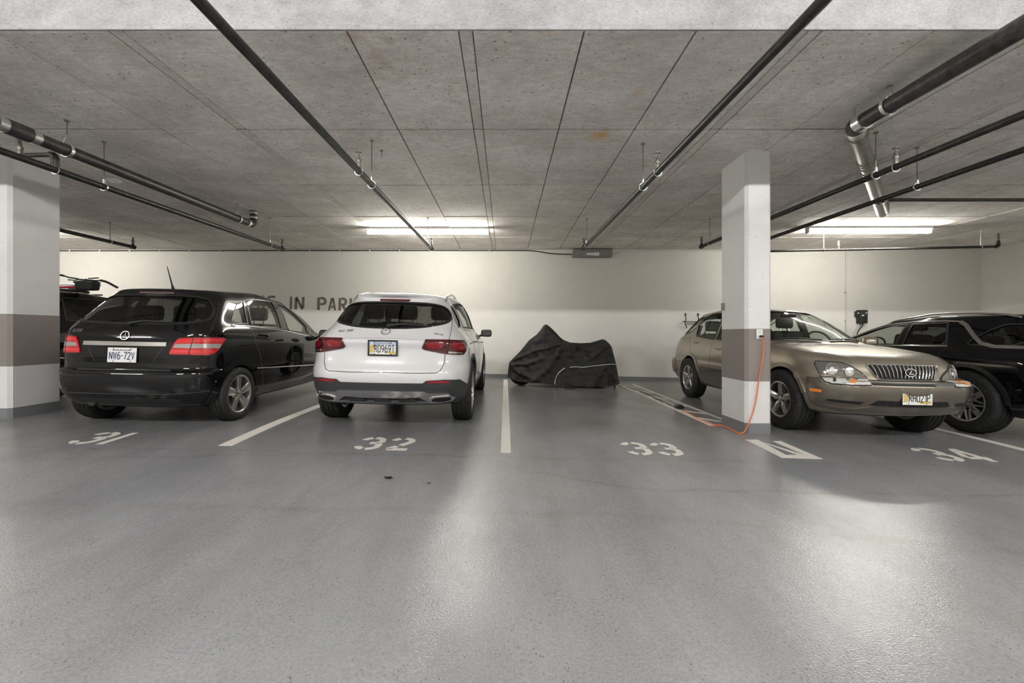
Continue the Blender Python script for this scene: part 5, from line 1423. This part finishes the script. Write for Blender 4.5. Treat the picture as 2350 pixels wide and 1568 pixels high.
def straight(name, label, A, B, r, m, group, hangers=(), heads=(), clevis=False, end_head=None):
    A, B = Vector(A), Vector(B)
    t = thing(name, label, 'pipe', A, 0, group)
    tube('pipe', rel([A, B], A), r, m, t, 18)
    at = lambda y: A.lerp(B, (y-A.y)/(B.y-A.y))
    for y in hangers: hanger(t, A, at(y), r, clevis)
    for y in heads: head(t, A, at(y)+Vector((0, 0, r-.006)))
    if end_head:
        tube('end_fitting', rel([B+Vector((0, -.03, 0)), B+Vector((0, .035, 0)), ], A), r+.010, m, t, 14)
        tube('end_riser', rel([B, B+Vector((0, 0, .06))], A), r*.75, m, t, 12)
        head(t, A, B+Vector((0, 0, .055)), end_head, False)
    return t, A
def build_pipes():
    sp = 'sprinkler pipes under the slab'
    z = CZ
    straight('sprinkler_pipe', 'black sprinkler pipe running under the slab above the white car', (-1.53, .2, z+1.634), (-1.41, 8.09, z+1.634), .032, 'black_pipe', sp, (4.645, 7.75), (4.25,), end_head=.14)
    straight('sprinkler_pipe', 'black sprinkler pipe running under the slab towards the grey wall box', (1.58, .2, z+1.636), (1.49, 8.09, z+1.636), .032, 'black_pipe', sp, (4.72, 7.8), (4.28,), end_head=.14)
    t, A = straight('sprinkler_pipe', 'black sprinkler pipe with a side arm passing in front of the left pillar top', (-4.53, 2.0, z+1.615), (-4.28, 8.15, z+1.63), .032, 'black_pipe', sp, (4.68, 7.75), (), end_head=.14)
    p = Vector((-4.441, 4.19, z+1.62)); arm = [p, p+Vector((0, 0, .15)), p+Vector((-.37, .02, .15)), p+Vector((-.37, .02, .20))]
    path = [arm[0]]+arc3(arm[0], arm[1], arm[2], .05)+[arm[2]]
    tube('arm_pipe', rel(path, A), .022, 'black_pipe', t, 14); tube('arm_fitting', rel([p+Vector((0, 0, .02)), p+Vector((0, 0, .10))], A), .032, 'iron_pipe', t, 12)
    tube('arm_elbow', rel(arc3(arm[0], arm[1], arm[2], .05), A), .033, 'iron_pipe', t, 12)
    head(t, A, arm[2]+Vector((0, 0, .0)), .17, False)
    tube('pipe_strap', rel([p+Vector((.040*math.cos(a), 0, .040*math.sin(a))) for a in [PI*(1+k/12) for k in range(-2, 15)]], A), .0045, 'clamp_metal', t, 6)
    straight('sprinkler_pipe', 'short black sprinkler pipe visible just right of the left pillar near the back wall', (-7.5, 5.6, z+1.75), (-7.48, 8.53, z+1.75), .032, 'black_pipe', sp, (8.04,), end_head=.14)
    straight('sprinkler_pipe', 'upper of the two parallel black sprinkler pipes crossing the silver duct on the right', (3.98, 2.2, z+1.669), (3.74, 8.1, z+1.669), .032, 'black_pipe', sp, (4.46, 7.8), (4.24,), end_head=.14)
    t, A = straight('sprinkler_pipe', 'lower of the two parallel black sprinkler pipes crossing the silver duct on the right', (4.74, 2.4, z+1.674), (4.60, 8.1, z+1.674), .030, 'black_pipe', sp, (4.83, 7.7))
    q = Vector((4.70, 5.30, z+1.674)); tube('branch_fitting', rel([q-Vector((0, .05, 0)), q+Vector((0, .05, 0))], A), .042, 'black_pipe', t, 14)
    tube('pipe_strap', rel([q+Vector((.043*math.cos(a), 0, .043*math.sin(a))) for a in [2*PI*k/20 for k in range(20)]], A), .006, 'clamp_metal', t, 6, True)
    tube('branch_pipe', rel([q, q+Vector((6.2, 0, 0))], A), .021, 'black_pipe', t, 12)
    # pipe along the back on the right
    A = Vector((5.2, 8.72, z+1.70)); B = Vector((10.0, 8.62, z+1.775))
    t = thing('sprinkler_pipe', 'thin sprinkler pipe running sideways below the strip light on the right, ending in an elbow', 'pipe', A, 0, sp)
    C_ = B+Vector((0, 0, .16)); tube('pipe', rel([A]+arc3(A, B, C_, .06)+[C_-Vector((0, 0, .04))], A), .026, 'black_pipe', t, 14)
    tube('elbow', rel(arc3(A, B, C_, .06), A), .034, 'black_pipe', t, 12); head(t, A, C_-Vector((0, 0, .05)), .17, False)
    for x in (6.51, 9.65):
        w_ = A.lerp(B, (x-A.x)/(B.x-A.x)); tube('hanger_rod', rel([w_+Vector((0, 0, .02)), (w_.x, w_.y, ZC)], A), .006, 'clamp_metal', t, 8)
        tube('hanger_band', rel([w_+Vector((0, .033*math.cos(a), .033*math.sin(a))) for a in [2*PI*k/16 for k in range(16)]], A), .006, 'clamp_metal', t, 6, True)
    w_ = A.lerp(B, .335); head(t, A, w_+Vector((0, 0, .02)), .17, False)
    # left drain
    D0, D1 = Vector((-4.36, 1.6, z+1.775)), Vector((-4.35, 7.33, z+1.885)); up = Vector((-4.35, 7.33, ZC))
    t = thing('drain_pipe', 'thick dark iron drain pipe under the slab at upper left, ending in an elbow', 'pipe', D0, 0, 'drain pipes under the slab')
    tube('pipe', rel([D0]+arc3(D0, D1, up, .10)[:1], D0), .057, 'iron_pipe', t, 20)
    tube('elbow', rel(arc3(D0, D1, up, .10, 8)+[up-Vector((0, 0, .10))], D0), .062, 'iron_pipe', t, 18)
    tube('riser', rel([up-Vector((0, 0, .12)), up], D0), .058, 'iron_pipe', t, 18)
    at = lambda y: D0.lerp(D1, (y-D0.y)/(D1.y-D0.y))
    for y in (4.22, 6.91): hanger(t, D0, at(y), .057, True)
    for y0, y1, m, r in ((3.62, 3.69, 'clamp_metal', .066), (3.69, 3.88, 'iron_pipe', .069), (3.88, 3.95, 'clamp_metal', .066), (7.14, 7.20, 'clamp_metal', .066)):
        tube('coupling', rel([at(y0), at(y1)], D0), r, m, t, 18)
    for a, b in ((.02, .05), (.10, .13)): tube('coupling', rel([up-Vector((0, 0, b)), up-Vector((0, 0, a))], D0), .066, 'clamp_metal', t, 18)
    # right drain: black section, elbow, galvanized run at 45 degrees
    E0, E1, E2 = Vector((3.30, .6, z+1.953)), Vector((3.28, 3.99, z+1.953)), Vector((6.13, 6.90, z+1.955))
    t = thing('drain_pipe', 'thick drain pipe at upper right turning from black iron into a silver galvanized run', 'pipe', E0, 0, 'drain pipes under the slab')
    bend = arc3(E0, E1, E2, .13, 8)
    tube('pipe', rel([E0, bend[0]], E0), .068, 'iron_pipe', t, 22); tube('elbow', rel(bend, E0), .076, 'iron_pipe', t, 22)
    tube('coupling', rel([bend[0]-Vector((0, .07, 0)), bend[0]+Vector((0, .01, 0))], E0), .080, 'clamp_metal', t, 22)
    dv = (E2-E1).normalized(); upv = Vector((E2.x, E2.y, ZC))
    b2 = arc3(E1, E2, upv, .12, 8)
    tube('duct', rel([bend[-1], b2[0]], E0), .076, 'galvanized', t, 24); tube('duct_end', rel(b2+[upv], E0), .080, 'galvanized', t, 22)
    for s in (.10, .19, 1.02, 1.10, 1.22, 1.42): 
        c0 = bend[-1]+dv*s; tube('duct_ring', rel([c0, c0+dv*.02], E0), .084, 'galvanized', t, 24)
    tube('coupling', rel([bend[-1]+dv*.02, bend[-1]+dv*.12], E0), .082, 'clamp_metal', t, 22)
    hanger(t, E0, E0.lerp(E1, (3.633-.6)/3.39), .068, True)
    tube('hanger_rod', rel([E1+Vector((0, 0, .07)), (E1.x-.02, E1.y-.02, ZC)], E0), .006, 'rod_metal', t, 8)

def build_wall_things():
    # black cable along the top of the back wall
    zc = CEIL-.035; y = WALLY-.016
    P = [(-12.8, y, zc), (.30, y, zc+.012), (.75, y, zc), (1.05, y, zc-.06), (1.35, y, zc-.085), (1.70, y, zc-.085)]
    P = smoothpoly(P, 2, False); o = Vector((0, y, zc))
    t = thing('wall_cable', 'black armoured cable clipped along the top of the back wall to the grey box', 'cable', o)
    tube('cable', rel(P, o), .013, 'cable_black', t, 8)
    for k in range(17): tube('cable_clip', rel([(-12.4+.75*k, y-.012, zc-.02), (-12.4+.75*k, y-.012, zc+.02)], o), .012, 'clamp_metal', t, 8)
    bx, bw = (1360-VX)/F*10.5, .97
    t = thing('junction_box', 'long grey metal box with white stickers high on the back wall', 'box', (bx, WALLY, CEIL-.115))
    box('enclosure', (0, -.09, 0), (bw, .16, .185), 'grey_box', t, .008)
    box('lid', (0, -.173, 0), (bw-.03, .008, .17), 'grey_box', t)
    for x, w_, h in ((-.12, .07, .05), (-.02, .12, .06), (.10, .12, .085)): box('sticker', (x, -.1785, -.03), (w_, .002, h), 'label_white', t)
    tube('cable_gland', [(-bw/2-.05, -.07, -.015), (-bw/2, -.07, -.015)], .022, 'grey_box', t, 10)
    for x in (-.33, .36): box('lid_screw', (x, -.179, -.07), (.014, .004, .012), 'seam', t)
    o = Vector((bx+bw/2, y, CEIL-.13)); P = smoothpoly([o, o+Vector((.12, 0, .02)), o+Vector((.3, 0, .095)), o+Vector((2.2, 0, .10)), o+Vector((6.3, 0, .10))], 2, False)
    t = thing('wall_cable', 'thin grey cable leaving the right end of the grey wall box along the ceiling edge', 'cable', o)
    tube('cable', rel(P, o), .009, 'conduit', t, 8)
    # conduit and charger
    cx = (1943-VX)/F*10.62
    t = thing('wall_conduit', 'slim white vertical conduit on the back wall left of the black charger', 'conduit', (cx, 10.63, fz(cx, 10.6)))
    zt = CZ+(VY-572)/F*10.63-fz(cx, 10.6)
    tube('conduit_tube', [(0, 0, .02), (0, 0, zt)], .016, 'conduit', t, 12); box('conduit_box', (.06, -.02, zt+.03), (.24, .07, .11), 'conduit', t, .006)
    for k in (.9, 1.6, 2.3): box('conduit_strap', (-.01, -.004, k), (.07, .014, .02), 'clamp_metal', t)
    gx = (1981-VX)/F*10.55; gz = CZ+(VY-727)/F*10.55
    t = thing('wall_charger', 'black electric vehicle charger box on the back wall with small green lights', 'charger', (gx, WALLY, gz))
    box('charger_body', (0, -.06, 0), (.20, .12, .335), 'black_plastic', t, .012)
    box('upper_panel', (0, -.124, .09), (.19, .01, .14), 'grey_plastic', t, .003, 1)
    box('side_holster', (-.12, -.05, .07), (.06, .09, .14), 'black_plastic', t, .012); box('holster_label', (-.12, -.098, .09), (.03, .004, .03), 'label_white', t)
    box('panel_label', (.055, -.131, .095), (.05, .004, .012), 'label_white', t)
    for x in (-.045, -.018): box('indicator_light', (x, -.131, .03), (.016, .004, .016), 'screen_green', t)
    t2 = thing('charging_cable', 'black and grey charging cables hanging from the wall charger', 'cable', (gx, WALLY-.06, gz-.17))
    tube('black_cable', smoothpoly([(.03, 0, .02), (.02, 0, -.05), (-.06, 0, -.14), (-.14, -.02, -.25), (-.2, -.02, -.6)], 2, False), .012, 'cable_black', t2, 8)
    tube('grey_cable', smoothpoly([(-.06, .02, .02), (-.07, .02, -.06), (-.13, .02, -.16), (-.2, .02, -.4), (-.22, .02, -.6)], 2, False), .010, 'conduit', t2, 8)
    # wire bike hooks
    d = 10.50
    rp = lambda pts: [pix(1540+x/7.125, 700+y_/7.125, d) for x, y_ in pts]
    o = pix(1578, 740, d); o.y = WALLY
    t = thing('wall_hook_rack', 'thin dark wire hook rack on the back wall behind the gold car', 'wall rack', o)
    for dx in (0, 205):
        V = rp([(x+dx, y_) for x, y_ in [(246, 175), (244, 148), (234, 139), (224, 150), (228, 175), (243, 205), (244, 240), (230, 280), (228, 310), (240, 335), (254, 356), (256, 380)]])
        tube('hook_wire', rel(smoothpoly([tuple(v) for v in V], 1, False), o), .012, 'cable_black', t, 8)
    for yy in (271, 290, 317): tube('cross_wire', rel(rp([(240, yy), (445, yy+4)]), o), .008, 'cable_black', t, 8)
    for x, y_ in ((236, 270), (440, 272)): 
        a = rp([(x, y_)])[0]; tube('wall_fixing', rel([a, (a.x, WALLY, a.z)], o), .012, 'cable_black', t, 8)
    # outlet and orange cord
    ox = (1742-VX)/F*4.92; oz = CZ
    t = thing('power_outlet', 'white duplex power outlet on the front face of the right pillar', 'outlet', (ox, 4.92, oz))
    box('outlet_plate', (0, -.006, 0), (.075, .012, .118), 'label_white', t, .004); box('outlet_shadow_gap', (0, -.001, 0), (.083, .004, .126), 'seam_grey', t)
    for s in (1, -1):
        tube('socket', [(0, -.012, s*.024), (0, -.015, s*.024)], .018, 'plate_white', t, 16)
        for x in (-.006, .006): box('socket_slot', (x, -.0155, s*.026), (.002, .002, .009), 'seam', t)
    o = Vector((ox, 4.88, oz-.024))
    t = thing('extension_cord', 'orange extension cord hanging from the pillar outlet and trailing along the floor', 'cord', o)
    box('plug', rel([(ox+.008, 4.882, oz-.026)], o)[0], (.036, .042, .026), 'cable_black', t, .008)
    W_ = [Vector((ox+.016, 4.865, oz-.030))]+[pix(px, py, 4.885) for px, py in ((1751, 778), (1753, 800), (1749, 832), (1743, 862), (1739, 890), (1736, 915), (1729, 945), (1720, 968), (1713, 984))]
    for px, py in ((1706, 996), (1697, 997), (1688, 993), (1680, 989), (1672, 984), (1664, 981), (1655, 977), (1642, 977), (1632, 976), (1618, 970), (1603, 962), (1590, 956), (1578, 949), (1566, 943)):
        q = onfloor(px, py); W_.append(q+Vector((0, 0, .007)))
    tube('cord', rel([Vector(p) for p in smoothpoly([tuple(p) for p in W_], 2, False)], o), .0065, 'cable_orange', t, 8)
    a = onfloor(1557, 938)
    t = thing('power_adapter', 'small black power adapter lying on the hatched strip by the orange cord', 'power adapter', a)
    box('adapter_body', (0, 0, .03), (.10, .07, .058), 'black_plastic', t, .008); box('adapter_plug', (.06, .01, .022), (.05, .04, .035), 'cable_black', t, .006)
    t = thing('floor_cable', 'thin black cable lying along the hatched strip from the adapter to the covered motorcycle', 'cable', a)
    P = [onfloor(px, py)+Vector((0, 0, .005)) for px, py in ((1552, 937), (1545, 935), (1538, 929), (1529, 927), (1519, 921), (1508, 917), (1497, 910), (1486, 905), (1474, 900), (1462, 896), (1450, 894), (1442, 889), (1430, 886), (1421, 884))]
    tube('cable', rel([Vector(p) for p in smoothpoly([tuple(p) for p in P], 2, False)], a), .005, 'cable_black', t, 6)
    # small things
    t = thing('switch_box', 'small grey switch box on the rear left edge of the right pillar', 'switch', (2.785, 5.42, CZ+(VY-704)/F*5.42))
    box('switch_body', (-.012, 0, 0), (.024, .05, .09), 'grey_box', t, .004)
    q = Vector(((262-VX)/F*5.82, 5.82, CEIL))
    t = thing('round_cover_plate', 'round white cover plate on the ceiling at upper left', 'cover plate', q)
    V, Fc = lathe_data([(.001, -.030), (.07, -.028), (.082, -.018), (.075, -.006), (.05, -.002), (.05, 0)], 28, 'z'); mesh_obj('cap_disc', V, Fc, 'cover_white', t, angle=40)
    V, Fc = lathe_data([(.001, -.036), (.010, -.035), (.012, -.029)], 12, 'z'); mesh_obj('cap_screw', V, Fc, 'clamp_metal', t)
    q = Vector((-1.43, 4.9, CEIL)); t = thing('ceiling_stud', 'short cut-off threaded stud hanging from the ceiling beside a sprinkler pipe', 'stud', q)
    tube('stud_rod', [(0, 0, 0), (.004, 0, -.075)], .0055, 'rod_metal', t, 8); tube('stud_anchor', [(0, 0, -.012), (0, 0, 0)], .018, 'rod_metal', t, 10)
    for px, py, s, lab in ((891, 1100, .030, 'small curled dark leaf on the open floor below number 32'), (984, 1111, .012, 'tiny dark crumb of debris on the open floor right of the curled leaf')):
        q = onfloor(px, py); t = thing('dry_leaf', lab, 'debris', q)
        V = []; Fc = []
        for i in range(7):
            for j in range(5):
                u, v_ = i/6*2-1, j/4*2-1; wd = (1-u*u)**.5*.6
                V.append((u*s, v_*wd*s, .003+.012*abs(v_)*s/.03+.006*u*u))
        for i in range(6):
            for j in range(4): Fc.append((i*5+j, i*5+j+1, i*5+j+6, i*5+j+5))
        mesh_obj('leaf_blade', V, Fc, 'interior_tan' if False else 'cable_black', t, smooth=True); tube('leaf_stem', [(s, 0, .008), (s*1.5, .1*s, .004)], .0015, 'cable_black', t, 5)

def covered_motorcycle():
    D = 9.15; K = 8.704
    X = lambda cx: (1160+cx/K-VX)/F*D
    Z = lambda cy: CZ-(740+cy/K-VY)/F*D
    top = [(40, 1080), (48, 980), (75, 800), (150, 720), (280, 590), (380, 470), (470, 355), (620, 245), (690, 165), (760, 65), (800, 38), (840, 52), (900, 100), (1010, 205), (1080, 285), (1150, 345), (1290, 402), (1500, 415), (1700, 405), (1850, 360), (1945, 335), (2000, 355), (2060, 410), (2105, 470), (2150, 640), (2190, 790), (2230, 1000), (2240, 1150)]
    bot = [(40, 1110), (90, 1105), (200, 1150), (480, 1180), (700, 1180), (900, 1205), (1500, 1240), (2000, 1240), (2240, 1205)]
    bw = [(40, .03), (120, .16), (400, .27), (800, .40), (1150, .36), (1600, .40), (1950, .40), (2150, .30), (2240, .20)]
    tw = [(40, .01), (300, .05), (600, .10), (760, .16), (800, .14), (900, .16), (1150, .20), (1500, .17), (1950, .20), (2240, .05)]
    NU, NV = 190, 46
    folds = [((1150, 400), (1000, 640), 60, .05), ((1000, 640), (820, 900), 60, .045), ((820, 900), (520, 1170), 55, .04), ((1150, 400), (840, 500), 34, .035), ((840, 500), (560, 570), 34, .04), ((560, 570), (160, 740), 34, .03), ((110, 840), (420, 830), 30, .03), ((420, 830), (720, 700), 34, .03),
             ((110, 860), (280, 1000), 40, .05), ((280, 1000), (560, 1110), 40, .045), ((1170, 410), (1290, 660), 45, .04), ((1290, 660), (1430, 780), 45, .03), ((1960, 440), (1800, 600), 45, .04), ((1800, 600), (1560, 760), 50, .03), ((1240, 430), (1420, 540), 30, -.03), ((1420, 540), (1620, 620), 40, -.035),
             ((470, 380), (720, 330), 22, .018), ((700, 260), (620, 400), 22, .014), ((820, 60), (1000, 260), 26, .03), ((2060, 460), (2140, 800), 40, .02), ((1250, 880), (2150, 825), 16, .012), ((950, 1190), (1000, 1010), 14, .012), ((1000, 1010), (1150, 890), 14, .012), ((1500, 900), (1450, 1200), 60, .02), ((1900, 880), (1700, 1150), 60, .025), ((1380, 1000), (1620, 1180), 40, -.015)]
    def seg_d(px, py, a, b):
        ax, ay = a; bx, by = b; l2 = (bx-ax)**2+(by-ay)**2; t = max(0, min(1, ((px-ax)*(bx-ax)+(py-ay)*(by-ay))/l2)); return math.hypot(px-ax-t*(bx-ax), py-ay-t*(by-ay))
    def ip(tab, x): return float(np.interp(x, [p[0] for p in tab], [p[1] for p in tab]))
    rnd = random.Random(3); ph = [rnd.uniform(0, 6.28) for _ in range(12)]
    rows = []
    def surf(cx, t, sg):
        ty, by = ip(top, cx), ip(bot, cx); cy = by+(ty-by)*t
        b, w_ = ip(bw, cx), ip(tw, cx)
        y = w_*(1-max(0, (t-.86)/.14)**2)**.5*.999+(b-w_)*(1-t)**1.15 if t > .86 else w_+(b-w_)*(1-t)**1.15
        d = 0
        for a, e, wd, am in folds: d += am*math.exp(-(seg_d(cx, cy, a, e)/wd)**2)
        d += .006*math.sin(cx*.021+cy*.013+ph[0])+.005*math.sin(cx*.034-cy*.027+ph[1])+.004*math.sin(cy*.05+cx*.009+ph[2])
        d *= min(1, (1-t)*6)*min(1, (cx-40)/120, (2240-cx)/60)
        return cx, cy, sg*(y+d)
    o = Vector((X(1150), D, fz(X(1150), D)))
    V = []; Fc = []
    for i in range(NU+1):
        cx = 40+(2240-40)*(i/NU)
        for j in range(2*NV+1):
            sg = -1 if j <= NV else 1; t = (j/NV) if j <= NV else (2*NV-j)/NV
            t = t**.85
            if j == NV: t = 1
            c = surf(cx, t, sg); V.append(Vector((X(c[0]), D+(c[2] if j != NV else 0), Z(c[1])))-o)
    m = 2*NV+1
    for i in range(NU):
        for j in range(m-1): Fc.append((i*m+j, i*m+j+1, (i+1)*m+j+1, (i+1)*m+j))
    t = thing('covered_motorcycle', 'motorcycle under a black fabric cover parked against the back wall', 'motorcycle', o)
    cv = mesh_obj('cover', V, Fc, 'cover_cloth', t, smooth=True)
    def sp(pts):
        out = []
        for cx, cy in pts:
            ty, by = ip(top, cx), ip(bot, cx); tt = (cy-by)/(ty-by); c = surf(cx, tt, -1); out.append(Vector((X(c[0]), D+c[2]-.004, Z(c[1])))-o)
        return out
    def dens(P, n=8):
        Q = []
        for a, b in zip(P, P[1:]): Q += [(a[0]+(b[0]-a[0])*k/n, a[1]+(b[1]-a[1])*k/n) for k in range(n)]
        return Q+[P[-1]]
    tube('reflective_piping', sp(dens([(942, 1195), (955, 1110), (985, 1040), (1030, 975), (1085, 930), (1148, 890)])), .0055, 'plate_white', cv, 6)
    tube('reflective_piping', sp(dens([(1240, 875), (1350, 866), (1480, 876), (1640, 858), (1900, 828), (2080, 818), (2140, 826), (2180, 840)])), .0055, 'plate_white', cv, 6)
    fzl = 0
    for cx, R, w_ in ((315, .27, .12), (1850, .28, .16)):
        z = fz(X(cx), D)+R-o.z
        V, Fc = lathe_data([(R-.10, -w_/2*.8), (R-.03, -w_/2), (R, -w_/2*.4), (R, w_/2*.4), (R-.03, w_/2), (R-.10, w_/2*.8), (R-.10, -w_/2*.8)], 40, 'y', Matrix.Translation((X(cx)-o.x, 0, z)))
        ty = mesh_obj('tyre', V, Fc, 'tyre_rubber', t, angle=40)
        V, Fc = lathe_data([(.02, -.02), (R-.10, -.015), (R-.10, .015), (.02, .02), (.02, -.02)], 30, 'y', Matrix.Translation((X(cx)-o.x, 0, z))); mesh_obj('wheel_disc', V, Fc, 'brake_metal', ty)
    a = onfloor(1308, 894); b = Vector((X(1250), D-.30, .07))
    tube('side_stand', rel([b, a+Vector((0, 0, .02))], o), .018, 'black_plastic', t, 8); box('stand_foot', a+Vector((.0, 0, .012))-o, (.20, .10, .022), 'black_plastic', t, .008)
    q = onfloor(1411, 889)+Vector((0, 0, .0)); tube('rear_stand', rel([q, q+Vector((0, .25, .22))], o), .02, 'black_plastic', t, 8)
    box('white_tag', rel([q+Vector((.02, .05, .07))], o)[0], (.05, .01, .06), 'label_white', t)

def bicycle():
    d = 7.05; k = 13.07
    p = lambda x, y, dd=0: pix(140+x/k, 600+y/k, d+dd)
    o = p(800, 860)
    t = thing('bicycle', 'bicycle with a black handlebar bag lying on the roof of the black SUV', 'bicycle', o)
    T = lambda nm, pts, r, m, par=t: tube(nm, rel([Vector(q) for q in smoothpoly([tuple(v) for v in pts], 1, False)], o), r, m, par, 10)
    hb = T('handlebar', [p(-120, 395), p(80, 432), p(250, 490), p(450, 512), p(560, 545), p(800, 560), p(1060, 585), p(1200, 575), p(1330, 590)], .012, 'black_plastic')
    T('grip', [p(1180, 572), p(1330, 600), p(1480, 672), p(1590, 735), p(1690, 785)], .019, 'black_plastic', hb)
    T('grip', [p(-160, 385), p(-20, 410), p(80, 432)], .017, 'black_plastic', hb)
    T('brake_lever', [p(830, 515), p(960, 510), p(1060, 492), p(1120, 505)], .010, 'black_plastic', hb)
    T('brake_lever', [p(500, 545), p(400, 575), p(340, 560), p(210, 555)], .009, 'black_plastic', hb)
    T('brake_cable', [p(1100, 660), p(1150, 690), p(1205, 735)], .004, 'cable_black', hb)
    bm = bmesh.new(); boxv(bm, (0, 0, 0), (.30, .16, .16), .035, 3); b = bm_obj('handlebar_bag', bm, 'interior_dark', t, angle=40); b.location = p(790, 730)-o
    box('bag_lid', (0, -.005, .05), (.31, .165, .035), 'black_plastic', b, .012); tube('bag_strap', [(.10, -.085, -.06), (.10, -.088, .05)], .008, 'grey_plastic', b, 6)
    bm = bmesh.new(); boxv(bm, (0, 0, 0), (.13, .10, .11), .025, 3); b2 = bm_obj('headlight_mount', bm, 'black_plastic', t, angle=40); b2.location = p(1000, 700, .05)-o
    T('stem', [p(760, 560), p(740, 600, .1), p(560, 700, .25)], .022, 'black_plastic')
    T('top_tube', [p(560, 710, .25), p(300, 715, .3), p(-900, 700, .5)], .021, 'bike_blue')
    T('down_tube', [p(540, 770, .25), p(150, 765, .28), p(-700, 790, .4)], .024, 'bike_red')
    T('fork', [p(560, 700, .25), p(480, 820, .2), p(250, 830, -.05)], .016, 'black_plastic')
    z = o.z+.02
    for cx, cy in ((-7.75, 7.45), (-8.45, 7.8)):
        c = Vector((cx, cy, z-.0))-o
        w_ = tube('wheel', [c+Vector((.31*math.cos(a), .31*math.sin(a), 0)) for a in [2*PI*i/40 for i in range(40)]], .022, 'tyre_rubber', t, 8, True)
        for i in range(9):
            a = 2*PI*i/9; tube('wheel_spoke', [c, c+Vector((.3*math.cos(a), .3*math.sin(a), 0))], .003, 'clamp_metal', w_, 4)
build_pipes()
build_wall_things()
covered_motorcycle()
bicycle()
